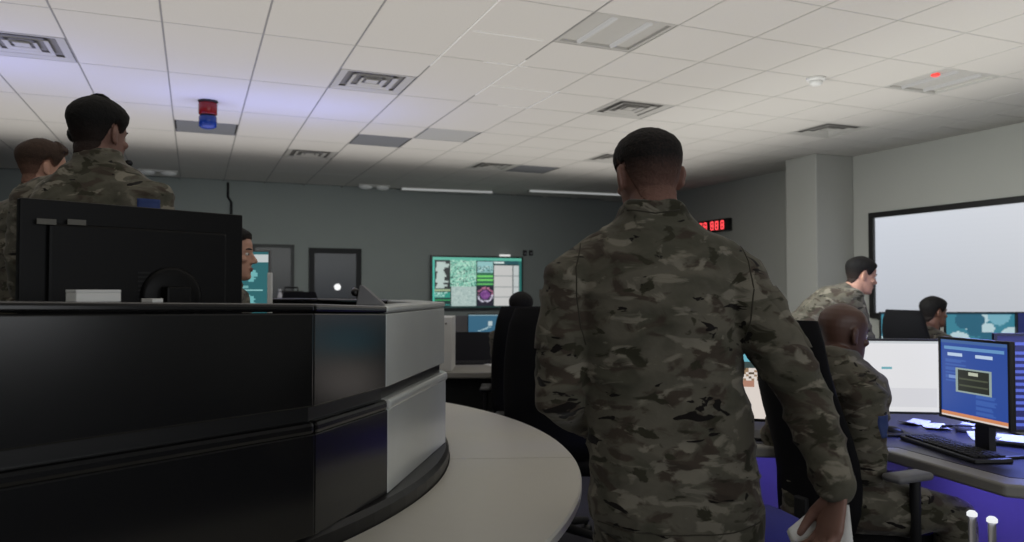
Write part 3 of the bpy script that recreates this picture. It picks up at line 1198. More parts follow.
# ------------------------------------------------------------------ far end of the room
# wall display with the teal map pages
pa, pb = at(431, 256, 12.9), at(523, 309, 12.9)
xa, xb = pa.x * (YB - 0.1) / pa.y, pb.x * (YB - 0.1) / pb.y
tc_ = (at(477, 282.5, 13.4))
cx = (xa + xb) / 2
sc = (YB - 0.1) / at(477, 256, 13.0).y
zt_ = CAMZ + (at(477, 256, 13.0).z - CAMZ) * sc
zb_ = CAMZ + (at(477, 309.5, 13.0).z - CAMZ) * sc
t = monitor('wide wall display of green and white map pages on the far wall', Vector((cx, YB - 0.1, (zt_ + zb_) / 2)), xb - xa, zt_ - zb_, Vector((0, -1, 0)), 0.9, pic_tv(), 0.85, bez=0.03, stand=False, cat='screen', name='wall_screen')
MB().box(-0.2, 0.2, 0.02, 0.1, (zt_ + zb_) / 2 - 0.9 - 0.1, (zt_ + zb_) / 2 - 0.9 + 0.1).build('wall_bracket', M['blackm'], t)
# small camera bar on the display and two wall sensors
q = at(505, 254, 13.0)
sc = (YB - 0.12) / q.y
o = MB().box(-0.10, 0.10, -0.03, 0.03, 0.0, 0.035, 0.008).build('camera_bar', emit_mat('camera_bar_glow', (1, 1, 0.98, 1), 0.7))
o.location = (q.x * sc, YB - 0.12, zt_)
tag(o, 'small bright camera bar on top of the far wall display', 'camera')
for n, (px, wpx) in enumerate(((524.5, 4), (530.5, 3))):
    q = at(px, 253, 13.0)
    sc = YB / q.y
    t = thing('wall_sensor', ['dark wall sensor at the top right corner of the far display', 'smaller dark wall sensor right of the far display'][n], 'sensor', (q.x * sc, YB, CAMZ + (q.z - CAMZ) * sc))
    MB().box(-0.035, 0.035, -0.04, 0.0, -0.05, 0.05, 0.006).build('box', M['blackm'], t)
    MB().box(-0.02, 0.02, -0.044, -0.04, -0.03, 0.01).build('window', M['greym'], t)

# desk below the display
z = 0.75
dk = [W(5.88, -1.9), W(5.88, 0.0), W(5.95, 0.05), W(6.72, 0.05), W(6.72, -1.9)]
desk('pale desk with a black back panel below the far display', dk, z, 0.05, 'desk', [W(5.95, -1.85), W(6.65, -1.85), W(6.65, 0.0)],
     [(W(6.75, -1.9), W(6.75, 0.9), 0.0, 1.01, 'blackm'), (W(6.0, -1.88), W(6.0, 0.0), 0.05, 0.70, 'blackm')])
# white PC tower standing on it
c_ = at(449, 340, 5.98)
t = thing('computer_tower', 'white computer tower on the pale desk right behind the console', 'computer', (c_.x - 0.02, c_.y, z), -YAW)
MB().box(-0.10, 0.045, -0.05, 0.33, 0.0, 0.42, 0.006).build('case', M['white'], t)
MB().box(-0.095, 0.04, -0.054, -0.049, 0.02, 0.40, 0.002).build('front_panel', M['white'], t)
MB().lathe([(0.008, 0), (0.008, 0.004)], 10).xf(Matrix.Translation((0.0, -0.054, 0.37)) @ Matrix.Rotation(math.pi / 2, 4, 'X')).build('power_button', M['greym'], t)
# flat things on the desk
c_ = at_z(470, 364, z)
t = keyboard('black keyboard on the pale desk below the far display', c_, -YAW + 0.12, z, 'keyboards')
c_ = at_z(499, 365, z)
o = MB().box(-0.10, 0.10, -0.14, 0.14, 0.0, 0.006, 0.001).build('paper_stack', M['paper'])
o.location = (c_.x, c_.y, z)
o.rotation_euler = (0, 0, -YAW + 0.5)
tag(o, 'white paper on the pale desk beside the seated person', 'paper')
# second row desk with a small blue monitor
dk = [W(8.2, -1.8), W(8.2, 1.4), W(9.0, 1.4), W(9.0, -1.8)]
desk('second desk further back below the far display', dk, 0.75, 0.05, 'desk', [W(8.3, -1.7), W(8.3, 1.3), W(8.9, -1.7), W(8.9, 1.3)], [(W(8.95, -1.8), W(8.95, 1.4), 0.0, 1.08, 'greym')])
a = blank(20, 30, (62, 112, 140))
rect(a, 0.62, 0.78, 0.36, 0.60, (196, 214, 218))
for k in range(9):
    rect(a, 0.3 + k * 0.045, 0.36 + k * 0.045, 0.86 - k * 0.028, 0.92 - k * 0.028, (170, 200, 210))
rect(a, 0, 1, 0, 0.06, (150, 180, 190))
mc = at(484, 323, 8.35)
monitor('small blue monitor on the second desk below the far display', Vector((mc.x, mc.y, 1.01)), 0.36, 0.22, -FW, 0.75, a, 0.75, bez=0.01)

# dark workstation row along the left part of the far wall
row = [W(9.0, -3.2), W(9.0, -1.7), W(9.7, -1.7), W(9.7, -3.2)]
desk('long dark desk with a raised screen panel in front of the far doors', row, 0.75, 0.05, 'desk_dark', [W(9.1, -3.1), W(9.1, -1.8)], [(W(9.02, -3.2), W(9.02, -1.78), 0.0, 1.285, 'desk_dark')])
q = at(289, 296, 8.9)
t = thing('equipment_case', 'mottled dark equipment case on the desk row before the grey far door', 'case', W(9.42, -2.72, 0.75), -YAW)
MB().box(-0.13, 0.13, -0.12, 0.12, 0.0, 0.62, 0.02).build('case', mat('mottled_case', rgb(52, 52, 48), 0.8, var=0.4, scale=25), t)
MB().box(-0.10, 0.10, -0.125, -0.12, 0.50, 0.60, 0.002).build('panel', M['greym'], t)
MB().tube([(-0.08, 0, 0.62), (-0.08, 0, 0.66), (0.08, 0, 0.66), (0.08, 0, 0.62)], 0.01, 8).build('handle', M['blackm'], t, True)
q = at(282.5, 292, 8.95)
t = thing('water_bottle', 'small white bottle beside the mottled case far left of the room', 'bottle', W(9.12, (280 - 512) / FPX * 9.12, 0.75), 0)
MB().lathe([(0.028, 0.0), (0.03, 0.01), (0.03, 0.56), (0.016, 0.60)], 14).build('body', M['white'], t, True)
MB().lathe([(0.017, 0.60), (0.017, 0.64)], 14).build('cap', M['white'], t, True)

# ------------------------------------------------------------------ right workstation
ZD = 0.75
ZT = ZD + 0.0022
dk = [W(2.47, 1.66), W(2.50, 1.60), W(3.02, 1.47), W(3.12, 0.78), W(3.75, 0.70), W(3.95, 1.6), W(3.95, 2.9), W(2.62, 2.9), W(2.44, 1.78)]
BZ = []
dsk = desk('grey workstation desk with blue light under it at right', dk, ZD, 0.045, 'desk', [W(3.2, 0.9), W(3.65, 0.8), W(2.7, 2.75), W(3.85, 2.75)],
           [(W(3.7, 0.75), W(3.9, 1.7), 0.05, 0.70, 'desk'), (W(3.9, 1.7), W(3.9, 2.85), 0.05, 0.70, 'desk'), (W(2.72, 2.0), W(3.85, 2.0), 0.02, 0.70, 'desk')])
c_ = Vector(dsk.location)
inl = [W(2.56, 1.72), W(2.58, 1.67), W(3.07, 1.54), W(3.17, 0.84), W(3.70, 0.76), W(3.89, 1.6), W(3.89, 2.84), W(2.66, 2.84), W(2.52, 1.84)]
MB().prism([Vector((p.x, p.y, 0)) - c_ for p in inl], ZD - 0.002, ZD + 0.002).build('inlay', mat('desk_inlay', rgb(50, 52, 72), 0.35), dsk)
bl = emit_mat('blue_strip_glow', (0.10, 0.08, 1.0, 1), 2.0)
c_ = Vector(dsk.location)
a_, b_ = W(2.62, 1.75, 0.695) - c_, W(3.6, 1.70, 0.695) - c_
MB().tube([a_, b_], 0.008, 8).build('light_strip', bl, dsk, True)
a_, b_ = W(3.62, 0.85, 0.695) - c_, W(3.78, 1.66, 0.695) - c_
MB().tube([a_, b_], 0.008, 8).build('light_strip', bl, dsk, True)
area('under_desk_blue', W(3.1, 1.75, 0.68), 0.9, 3.4, (0.16, 0.12, 1.0), (0, 0, -YAW + math.pi / 2), 0.2)
area('under_desk_blue_rear', W(3.55, 1.2, 0.68), 0.7, 1.6, (0.16, 0.12, 1.0), (0, 0, -YAW), 0.2)
area('desk_task_blue', W(3.25, 2.15, 1.35), 0.4, 20, (0.22, 0.28, 1.0), (math.radians(20), 0, -YAW), 0.2)

mc = at(879, 376, 3.34)
monitor('monitor with a bright white page in front of the person seated at the right desk', mc, 0.54, 0.325, -FW + RT * -0.12, ZT, pic_white(), 0.95, bez=0.010)
pl, pr = at(939.5, 376, 3.13), at(1011, 387, 2.78)
mc = (pl + pr) / 2
dd = pr - pl
fc = Vector((dd.y, -dd.x, 0))
if fc.dot(W(2.9, 1.2) - mc) < 0:
    fc = -fc
monitor('monitor with a blue page and dark dialog box at right', Vector((mc.x, mc.y, mc.z)), Vector((dd.x, dd.y, 0)).length, 0.325, fc, ZT, pic_blue(), 0.9, bez=0.010)
# part-hidden map monitor between the standing person and the bald one
mc = at(735, 376, 3.28)
monitor('monitor with a map picture seen between the standing person\'s back and arm', mc, 0.36, 0.38, -FW * 1.0 - RT * 0.25, ZT, pic_map(), 0.95, bez=0.012)
# blue-lit monitor at the right edge
a = blank(30, 40, (22, 26, 96))
for k in range(13):
    rect(a, 0.05, 0.25 + 0.6 * rng.random(), 0.08 + k * 0.07, 0.105 + k * 0.07, (90, 110, 220))
mc = at(1052, 383, 3.25)
monitor('monitor with lines of blue text cut by the right edge of the photo', mc, 0.46, 0.42, -FW - RT * 0.1, ZT, a, 0.8, bez=0.012)
# keyboard along the desk edge
ka, kb = at_z(915, 438, ZT), at_z(1003, 466, ZT)
kd = kb - ka
keyboard('black keyboard along the edge of the right workstation desk', (ka + kb) / 2 - RT * 0.01, math.atan2(kd.y, kd.x), ZT, 'keyboards', 0.46)
c_ = at_z(897, 436, ZT)
t = thing('computer_mouse', 'black mouse on the desk beside the person seated at the right', 'mouse', (c_.x + 0.02, c_.y + 0.05, ZT), 0.6)
MB().ellipsoid((0, 0, 0.012), 0.03, 0.052, 0.022).build('body', M['black'], t, True)
MB().box(-0.003, 0.003, 0.015, 0.035, 0.030, 0.036).build('wheel', M['greym'], t)
for n, (px, py, rz, ww, hh) in enumerate(((936, 428, 0.9, 0.14, 0.10), (966, 428, 0.2, 0.10, 0.08), (1013, 444, 0.5, 0.17, 0.13), (984, 441, 1.1, 0.12, 0.08), (914, 424, 0.1, 0.12, 0.09))):
    c_ = at_z(px, py, ZT)
    me_ = MB()
    rr = []
    for k in range(7):
        s = k / 6 - 0.5
        zc_ = 0.002 + 0.02 * abs(s) ** 2 * 4 * (0.4 + 0.3 * n % 1)
        rr.append([(s * ww, -hh / 2, zc_), (s * ww, hh / 2, zc_), (s * ww, hh / 2, zc_ + 0.002), (s * ww, -hh / 2, zc_ + 0.002)])
    o = me_.rings(rr).build('loose_paper', M['paper'])
    o.location = (c_.x, c_.y, ZT)
    o.rotation_euler = (0, 0, rz)
    tag(o, ['curled paper left of the blue page monitor\'s foot', 'small paper under the blue page monitor', 'large curled paper at the right edge beyond the keyboard', 'paper just beyond the middle of the long keyboard', 'paper by the white page monitor\'s foot'][n], 'paper', 'papers on the right desk')
# round puck and cable
c_ = at_z(966, 434, ZT)
t = thing('cable', 'thin dark cable looping over the desk by the blue page monitor', 'cable', (c_.x, c_.y, ZT), -YAW)
MB().tube([(0.0 + 0.07 * math.sin(k * 0.9), -0.14 + k * 0.04, 0.006 + 0.03 * max(0, math.sin(k * 0.5))) for k in range(9)], 0.004, 6).build('cord', M['blackm'], t, True)
MB().lathe([(0.03, 0.0), (0.034, 0.01), (0.03, 0.03), (0.01, 0.034)], 16, (0.02, 0.05, 0)).build('plug', M['greym'], t, True)
# two slim posts under the desk edge
for n, (px, py) in enumerate(((972, 512), (992, 518))):
    q = at(px, py, 2.42 - 0.10 * n)
    t = thing('cable_post', ['left of the two slim posts with bright white caps under the right desk edge', 'right of the two slim posts with bright white caps under the right desk edge'][n], 'post', (q.x, q.y, 0), 0, 'slim capped posts')
    MB().lathe([(0.04, 0.0), (0.04, 0.01), (0.011, 0.014), (0.011, q.z - 0.008)], 14).build('pole', M['steel'], t, True)
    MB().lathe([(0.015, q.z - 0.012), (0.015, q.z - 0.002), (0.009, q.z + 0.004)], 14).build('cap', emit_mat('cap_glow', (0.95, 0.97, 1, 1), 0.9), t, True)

# ------------------------------------------------------------------ rear right workstation
dk = [W(6.95, 2.6), W(6.95, 4.75), W(7.7, 4.75), W(7.7, 2.6)]
desk('rear desk row below the large white display', dk, 0.75, 0.04, 'desk', [W(7.0, 2.65), W(7.0, 4.7), W(7.6, 2.65), W(7.6, 4.7)], [(W(7.66, 2.6), W(7.66, 4.75), 0.05, 0.7, 'desk')])
for n, (pa_, pb_) in enumerate(((880, 940), (945, 1016))):
    mc = at((pa_ + pb_) / 2, 331, 7.25)
    monitor(['teal monitor behind the black chair below the large white display', 'teal monitor with a pale blotched picture right of the person seated in profile'][n], mc, (pb_ - pa_) / FPX * 7.25, 0.36, -FW, 0.75, pic_teal(11 + n), 0.85, bez=0.012)
mc = at(1046, 331, 7.2)
monitor('dark blue monitor cut by the right edge below the large white display', mc, 0.55, 0.36, -FW, 0.75, blank(4, 4, (24, 36, 96)), 0.8, bez=0.012)

# ------------------------------------------------------------------ chairs
office_chair('black high-back chair between the pale ledge and the standing person', W(4.12, 0.215), FW + RT * 0.1, back_h=1.29)
office_chair('black chair of the seated person below the far display', W(5.42, 0.10), FW, back_h=1.27)
office_chair('black chair of the person seated at the right workstation', W(2.93, 1.285), RT * 0.92 + FW * 0.40, back_h=1.27, arm_m='greym', arm_z=0.75, bw=0.8, arm_f=-0.05)
office_chair('black chair of the person seated below the large white display', W(6.25, 3.41), RT + FW * 0.35, back_h=1.22)
office_chair('black empty chair far back in front of the black-framed door', W(8.55, -2.30), FW, back_h=1.36)

# blue padded stool beside the standing person
c_ = W(2.34, 0.70)
t = thing('padded_stool', 'blue padded stool with a domed top right of the standing person', 'stool', c_)
MB().lathe([(0.12, 0.585), (0.19, 0.60), (0.205, 0.635), (0.19, 0.675), (0.13, 0.705), (0.05, 0.716)], 32).build('cushion', M['blue_cloth'], t, True)
MB().lathe([(0.025, 0.02), (0.025, 0.585)], 14).build('column', M['blackm'], t, True)
MB().lathe([(0.18, 0.0), (0.18, 0.012), (0.03, 0.03)], 28).build('foot', M['blackm'], t, True)

# ------------------------------------------------------------------ people
def head_solid(Hm, bald=False, wide=1.0):
    """head in its own frame: chin z=0, crown z=.235, face +y; moved by Hm"""
    prof = [(-0.004, .016, .074, .040), (.012, .036, .089, .012), (.032, .048, .093, -.030), (.055, .056, .093, -.056), (.085, .063, .092, -.078), (.112, .068, .091, -.092),
            (.140, .073, .092, -.100), (.165, .0755, .092, -.101), (.188, .072, .083, -.094), (.207, .061, .064, -.078), (.222, .042, .036, -.055), (.231, .022, .010, -.034), (.2345, .008, -.006, -.018)]
    mb = MB()
    rings = []
    n = 28
    for (z, w_, f_, b_) in prof:
        r = []
        for k in range(n):
            a = 2 * math.pi * k / n
            ca, sa = math.cos(a), math.sin(a)
            x = math.copysign(abs(ca) ** 0.88, ca) * w_ * wide
            y = (f_ + b_) / 2 + math.copysign(abs(sa) ** 0.92, sa) * (f_ - b_) / 2
            r.append((x, y, z))
        rings.append(r)
    mb.rings(rings)
    # nose, nostrils, brow, lips, chin, cheekbones
    mb.tube([(0, .086, .128), (0, .100, .104), (0, .110, .086)], [.008, .010, .013], 10)
    mb.ellipsoid((.011, .098, .082), .009, .011, .008)
    mb.ellipsoid((-.011, .098, .082), .009, .011, .008)
    mb.tube([(-.045, .074, .136), (-.022, .086, .137), (0, .087, .133), (.022, .086, .137), (.045, .074, .136)], [.007, .009, .008, .009, .007], 10)
    mb.ellipsoid((0, .089, .050), .023, .009, .011)
    mb.ellipsoid((0, .082, .016), .024, .014, .016)
    for s in (-1, 1):
        mb.ellipsoid((s * .044, .066, .092), .018, .018, .015)
        # ear: rim and lobe standing off the skull
        Me = Matrix.Rotation(s * math.radians(24), 4, 'Z') @ Matrix.Rotation(math.radians(-10), 4, 'X')
        mb.ellipsoid((s * .077 * wide, -.012, .112), .009, .019, .033, Me)
        mb.ellipsoid((s * .082 * wide, -.020, .120), .007, .014, .022, Me)
        mb.ellipsoid((s * .075 * wide, -.004, .086), .007, .009, .012, Me)
    # neck stump
    mb.tube([(0, -.012, -.05), (0, -.022, .03), (0, -.018, .085)], [.048, .060 * wide, .056], 20)
    mb.xf(Hm)
    return solid(mb, 0.0045, 3)


def hairline(y):
    xs = [-.12, -.07, -.045, -.03, -.005, .02, .035, .055, .075, .12]
    zs = [.032, .036, .066, .125, .150, .118, .128, .168, .186, .196]
    return float(np.interp(y, xs, zs))


def hair_from(head, Hm, style, hm):
    Hi = Hm.inverted()
    top, side, fade = {'buzz': (.006, .0025, 0.9), 'short': (.016, .006, 0.55), 'flat': (.024, .006, 0.5), 'full': (.018, .012, 0.2)}[style]
    co, no = mesh_np(head)
    n = len(co)
    loc = np.array([Hi @ Vector(c) for c in co])
    keep = np.zeros(n, bool)
    th = np.zeros(n)
    den = np.zeros(n)
    for i in range(n):
        x, y, z = loc[i]
        hl = hairline(y)
        ear = abs(x) > .074 and -.05 < y < .02 and z < .146
        if z > hl and not ear:
            keep[i] = True
            k = min(1, max(0, (z - .11) / .085))
            k = k * k * (3 - 2 * k)
            edge = min(1, (z - hl) / .018)
            th[i] = (side + (top - side) * k) * (0.25 + 0.75 * edge) + 0.0015 * noise.noise(Vector((x, y, z)) * 90)
            if style == 'flat' and y > .03 and z > .185:
                th[i] += .010
            den[i] = min(1, edge * 0.5 + 0.5) * (1 - fade + fade * min(1, max(0, (z - .05) / .105)))
    polys = [tuple(p.vertices) for p in head.polygons if all(keep[v] for v in p.vertices)]
    used = sorted({v for p in polys for v in p})
    idx = {v: k for k, v in enumerate(used)}
    m_ = len(used)
    outer = [co[v] + no[v] * (th[v] + .0008) for v in used]
    inner = [co[v] - no[v] * .003 for v in used]
    f = [tuple(idx[v] for v in p) for p in polys] + [tuple(m_ + idx[v] for v in reversed(p)) for p in polys]
    ed = {}
    for p in polys:
        for a, b in zip(p, p[1:] + p[:1]):
            ed[(a, b)] = 1
    for (a, b) in ed:
        if (b, a) not in ed:
            f.append((idx[b], idx[a], m_ + idx[a], m_ + idx[b]))
    me = bpy.data.meshes.new('hair')
    me.from_pydata([tuple(v) for v in outer + inner], [], f)
    at_ = me.attributes.new('hair_cover', 'FLOAT', 'POINT')
    d_ = np.array([den[v] for v in used] * 2)
    at_.data.foreach_set('value', d_)
    me.polygons.foreach_set('use_smooth', [True] * len(me.polygons))
    me.materials.append(hm)
    return me


def hand_solid(wr, D, N, S, curl=0.35, spread=0.0):
    """palm, four unequal bent fingers and a thumb leaving the side of the palm"""
    D = D.normalized()
    N = (N - D * N.dot(D)).normalized()
    S = D.cross(N) if D.cross(N).dot(S) > 0 else N.cross(D)
    mb = MB()
    mb.tube([wr - D * .02, wr, wr + D * .03, wr + D * .075, wr + D * .092], [.027, .027, .034, .042, .040], 16, 0.42, S)
    fl = [(.030, .072, .0085), (.010, .080, .009), (-.010, .074, .0085), (-.029, .058, .0075)]
    for k, (off, ln, r) in enumerate(fl):
        p = wr + D * (.092 - abs(off - .01) * .25) + S * off
        pts = [p - D * .02, p]
        ang = curl * (1 + .08 * k)
        a = 0
        d = D
        for j, fr in enumerate((.45, .31, .24)):
            a += ang
            d = (D * math.cos(a) + N * math.sin(a) + S * (off * (2.2 + spread))).normalized()
            p = p + d * ln * fr
            pts.append(p)
        mb.tube(pts, [r, r, r * .98, r * .92, r * .8], 10)
    p0 = wr + D * .022 + S * .022 + N * .006
    p1 = p0 + (D * .75 + S * .60 + N * .12).normalized() * .042
    p2 = p1 + (D * .92 + S * .22 + N * .25).normalized() * .033
    p3 = p2 + (D * .94 + S * .03 + N * .32).normalized() * .027
    mb.tube([p0, p1, p2, p3], [.015, .0125, .011, .009], 10)
    return solid(mb, 0.0033, 3)


def join_into(meshes, name):
    v, f = [], []
    for me in meshes:
        co, _ = mesh_np(me)
        n = len(v)
        v += [tuple(c) for c in co]
        f += [tuple(n + i for i in p.vertices) for p in me.polygons]
    out = bpy.data.meshes.new(name)
    out.from_pydata(v, [], f)
    return out


def wrinkle(me, amp=1.0, seed=0.0):
    co, no = mesh_np(me)
    out = np.empty_like(co)
    for i in range(len(co)):
        x, y, z = co[i]
        n1 = noise.noise(Vector((x * 7 + seed, y * 7, z * 15)))
        n2 = noise.noise(Vector((x * 15, y * 15 + seed, z * 26)))
        n3 = noise.noise(Vector((x * 3.2, y * 3.2, z * 4.5 + seed)))
        r_ = 1 - abs(n1) * 2
        out[i] = co[i] + no[i] * amp * (0.0075 * r_ * r_ * (1 if r_ > 0 else -0.3) + 0.0045 * n2 + 0.008 * n3)
    me.vertices.foreach_set('co', out.ravel())
    me.update()


def sup_ring(c, R_, F_, hw, hd, e=0.85, n=28, back=1.0):
    r = []
    for k in range(n):
        a = 2 * math.pi * k / n
        ca, sa = math.cos(a), math.sin(a)
        r.append(c + R_ * (math.copysign(abs(ca) ** e, ca) * hw) + F_ * (math.copysign(abs(sa) ** e, sa) * hd * (back if sa < 0 else 1)))
    return r


def bez3(a, b, c, s):
    return a * ((1 - s) * (1 - s)) + b * (2 * s * (1 - s)) + c * (s * s)


def person(label, P):
    foot = P['origin']
    root = thing('person', label, 'person', foot, 0, P.get('group'))
    off = Matrix.Translation(-foot)
    skin, hairm = P['skin'], P.get('hairm')
    vox = P.get('voxel', 0.008)
    R_, F_ = P['R'].normalized(), P['F'].normalized()
    pel, nk = P['pelvis'], P['neck']
    # head frame
    hf = P['head_f'].normalized()
    hu = P.get('head_u', UP)
    hr = hf.cross(hu).normalized()
    hu = hr.cross(hf).normalized()
    Hm = Matrix(((hr.x, hf.x, hu.x), (hr.y, hf.y, hu.y), (hr.z, hf.z, hu.z))).to_4x4()
    hc = P['head']
    sc = P.get('hs', 1.0)
    Hm = Matrix.Translation(hc) @ Hm @ Matrix.Diagonal((sc, sc, sc, 1)) @ Matrix.Translation((0, 0, -.12))
    head = head_solid(Hm, wide=P.get('wide', 1.0))
    # ---- torso rings
    if 'rings' in P:
        trings = P['rings']
    else:
        sp = nk - pel
        bend = P.get('bend', Vector())
        mid = (pel + nk) / 2 + bend
        k_ = P.get('bulk', 1.0)
        prof = [(-.20, .185, .135), (-.10, .195, .14), (0.06, .19, .135), (.25, .182, .13), (.45, .195, .135), (.62, .21, .14), (.78, .215, .13), (.87, .195, .11), (.94, .14, .09), (1.0, .085, .078), (1.06, .072, .07)]
        trings = []
        for (s, hw, hd) in prof:
            c = bez3(pel, mid, nk, s) if s >= 0 else pel + (mid - pel).normalized() * (s * sp.length)
            trings.append((c, hw * k_, hd * k_))
    rings = []
    for i, (c, hw, hd) in enumerate(trings):
        tg = (trings[min(i + 1, len(trings) - 1)][0] - trings[max(i - 1, 0)][0]).normalized()
        Rr = (R_ - tg * R_.dot(tg)).normalized()
        Fr = tg.cross(Rr)
        if Fr.dot(F_) < 0:
            Fr = -Fr
        rings.append((c, Rr, Fr, hw, hd))
    jk = MB()
    jk.rings([sup_ring(c, a, b, hw, hd) for (c, a, b, hw, hd) in rings])
    body = MB()
    body.rings([sup_ring(c, a, b, hw * .8, hd * .75) for (c, a, b, hw, hd) in rings])
    body.tube([nk - UP * .03, nk, hc + Hm.to_3x3() @ Vector((0, -.02, -.06))], [.045, .05, .05], 18)
    hands = []
    for side in ('L', 'R'):
        sh, el, wr = P['arm' + side]
        q1, q2 = sh.lerp(el, .5), el.lerp(wr, .5)
        inn = sh.lerp((rings[-4][0]), .45)
        ak = P.get('arm_k', 1.0)
        jk.tube([inn, sh, q1, el, q2, wr], [r * ak for r in (.085, .088, .080, .071, .060, .044)], 18)
        jk.tube([wr - (wr - el).normalized() * .035, wr + (wr - el).normalized() * .002], [.047 * ak, .045 * ak], 18, ends=False)
        body.tube([inn, sh, q1, el, q2, wr], [.06, .06, .05, .042, .038, .028], 14)
        if P.get('hand' + side) is not None:
            D, N, S, cu = P['hand' + side]
            hands.append(hand_solid(wr + (wr - el).normalized() * .012, D, N, S, cu))
    tr = MB()
    c0, a0, b0, hw0, hd0 = rings[0]
    ptop = rings[2][0]
    tr.rings([sup_ring(pel.lerp(ptop, 0.9), a0, b0, hw0 * .86, hd0 * .86), sup_ring(pel, a0, b0, hw0 * .93, hd0 * .93), sup_ring(pel + (c0 - pel).normalized() * .10, a0, b0, hw0 * .9, hd0 * .9), sup_ring(pel + (c0 - pel).normalized() * .15, a0, b0, hw0 * .7, hd0 * .7)][::-1])
    boots = []
    for side in ('L', 'R'):
        hp, kn, an, toe = P['leg' + side]
        q1, q2 = hp.lerp(kn, .5), kn.lerp(an, .45)
        tr.tube([hp, q1, kn, q2, an + Vector((0, 0, .10))], [.105, .095, .078, .078, .072], 18)
        body.tube([hp, q1, kn, q2, an], [.08, .07, .05, .045, .035], 14)
        toe = toe.normalized()
        bt = MB()
        bt.tube([an + Vector((0, 0, .16)), an + Vector((0, 0, .02)), an - toe * .02 + Vector((0, 0, -.02))], [.058, .052, .05], 14)
        bt.tube([an - toe * .04 + Vector((0, 0, -.045)), an + toe * .07 + Vector((0, 0, -.04)), an + toe * .16 + Vector((0, 0, -.05))], [.042, .046, .038], 14)
        boots.append((bt, an, toe))
    # ---- link
    bme = solid(body, max(vox, .009), 4)
    me = join_into([bme, head] + hands, 'body')
    me.transform(off)
    b_o = link_mesh('body', me, skin, root, True)
    jm = solid(jk, vox, P.get('smooth', 8))
    wrinkle(jm, P.get('wr', 1.0), P.get('seed', 0.0))
    bvh = BVHTree.FromPolygons([v.co.copy() for v in jm.vertices], [tuple(p.vertices) for p in jm.polygons])
    jm.transform(off)
    j_o = link_mesh('jacket', jm, M['camo'], root, True)
    tm = solid(tr, vox * 1.2, 6)
    wrinkle(tm, .8, P.get('seed', 0.0) + 5)
    tm.transform(off)
    link_mesh('trousers', tm, M['camo'], root, True)
    for (bt, an, toe) in boots:
        bm_ = solid(bt, .009, 3)
        bm_.transform(off)
        bo = link_mesh('boot', bm_, M['boot'], root, True)
        sl = MB()
        zl = an.z - .085
        rr = [(-.085, .036), (-.05, .044), (.02, .044), (.10, .05), (.17, .042), (.195, .02)]
        nrm = Vector((-toe.y, toe.x, 0))
        loop = [an + toe * a + nrm * b for a, b in rr] + [an + toe * a - nrm * b for a, b in reversed(rr)]
        sl.prism([Vector((p.x, p.y, 0)) for p in loop], zl, zl + .025)
        sl.xf(off)
        sl.build('sole', mat('boot_sole', rgb(70, 58, 44), .9), bo)
    if P.get('hair'):
        hme = hair_from(head, Hm, P['hair'], hairm)
        hme.transform(off)
        link_mesh('hair', hme, None, root, True)
    # face details
    T = off @ Hm
    for s in (-1, 1):
        MB().ellipsoid((s * .031, .0765, .118), .0125, .011, .0085).xf(T).build('eye', M['eye'], root, True)
        MB().ellipsoid((s * .031, .0865, .118), .0055, .0028, .0055).xf(T).build('iris', M['blackm'], root, True)
        MB().tube([(s * .048, .079, .139), (s * .033, .089, .1425), (s * .016, .0935, .1395)], [.003, .0042, .0036], 8).xf(T).build('eyebrow', P.get('browm') or M['blackm'], root, True)
    MB().tube([(-.021, .0905, .0505), (-.008, .0985, .0525), (.008, .0985, .0525), (.021, .0905, .0505)], [.0022, .004, .004, .0022], 8).xf(T).build('lip', P.get('lipm') or M['lip'], root, True)
    MB().tube([(-.018, .090, .045), (0, .0975, .0435), (.018, .090, .045)], [.0022, .0048, .0022], 8).xf(T).build('lip', P.get('lipm') or M['lip'], root, True)
    for h in hands + [head, bme]:
        bpy.data.meshes.remove(h)
    return root, bvh, j_o


def cloth_patch(bvh, centre, look, up, w_, h_, name, m, jacket, off, lift=.004, n=8):
    """small rectangle of cloth laid on the jacket where a ray along look meets it"""
    look = look.normalized()
    rt = look.cross(up).normalized()
    u_ = rt.cross(look).normalized()
    v = []
    for i in range(n + 1):
        for j in range(n + 1):
            p = centre + rt * ((j / n - .5) * w_) + u_ * ((i / n - .5) * h_) - look * .5
            hit = bvh.ray_cast(p, look)
            q = hit[0] if hit[0] is not None else centre
            v.append(q)
    top = [p - look * lift for p in v]
    bot = [p + look * .006 for p in v]
    f = []
    K = (n + 1) * (n + 1)
    for i in range(n):
        for j in range(n):
            a = i * (n + 1) + j
            f.append((a, a + 1, a + n + 2, a + n + 1))
    loop = [j for j in range(n + 1)] + [i * (n + 1) + n for i in range(1, n + 1)] + [n * (n + 1) + j for j in range(n - 1, -1, -1)] + [i * (n + 1) for i in range(n - 1, 0, -1)]
    for a, b in zip(loop, loop[1:] + loop[:1]):
        f.append((b, a, K + a, K + b))
    mb = MB()
    mb.add([tuple(p - off) for p in top + bot], f)
    return mb.build(name, m, jacket, True)


def cloth_seam(bvh, pts, look, r, m, jacket, off, name='seam'):
    look = look.normalized()
    out = []
    for a, b in zip(pts, pts[1:]):
        for k in range(8):
            p = a.lerp(b, k / 8) - look * .5
            hit = bvh.ray_cast(p, look)
            if hit[0] is not None:
                out.append(hit[0] - off)
    if len(out) > 2:
        MB().tube(out, r, 6).build(name, m, jacket, True)


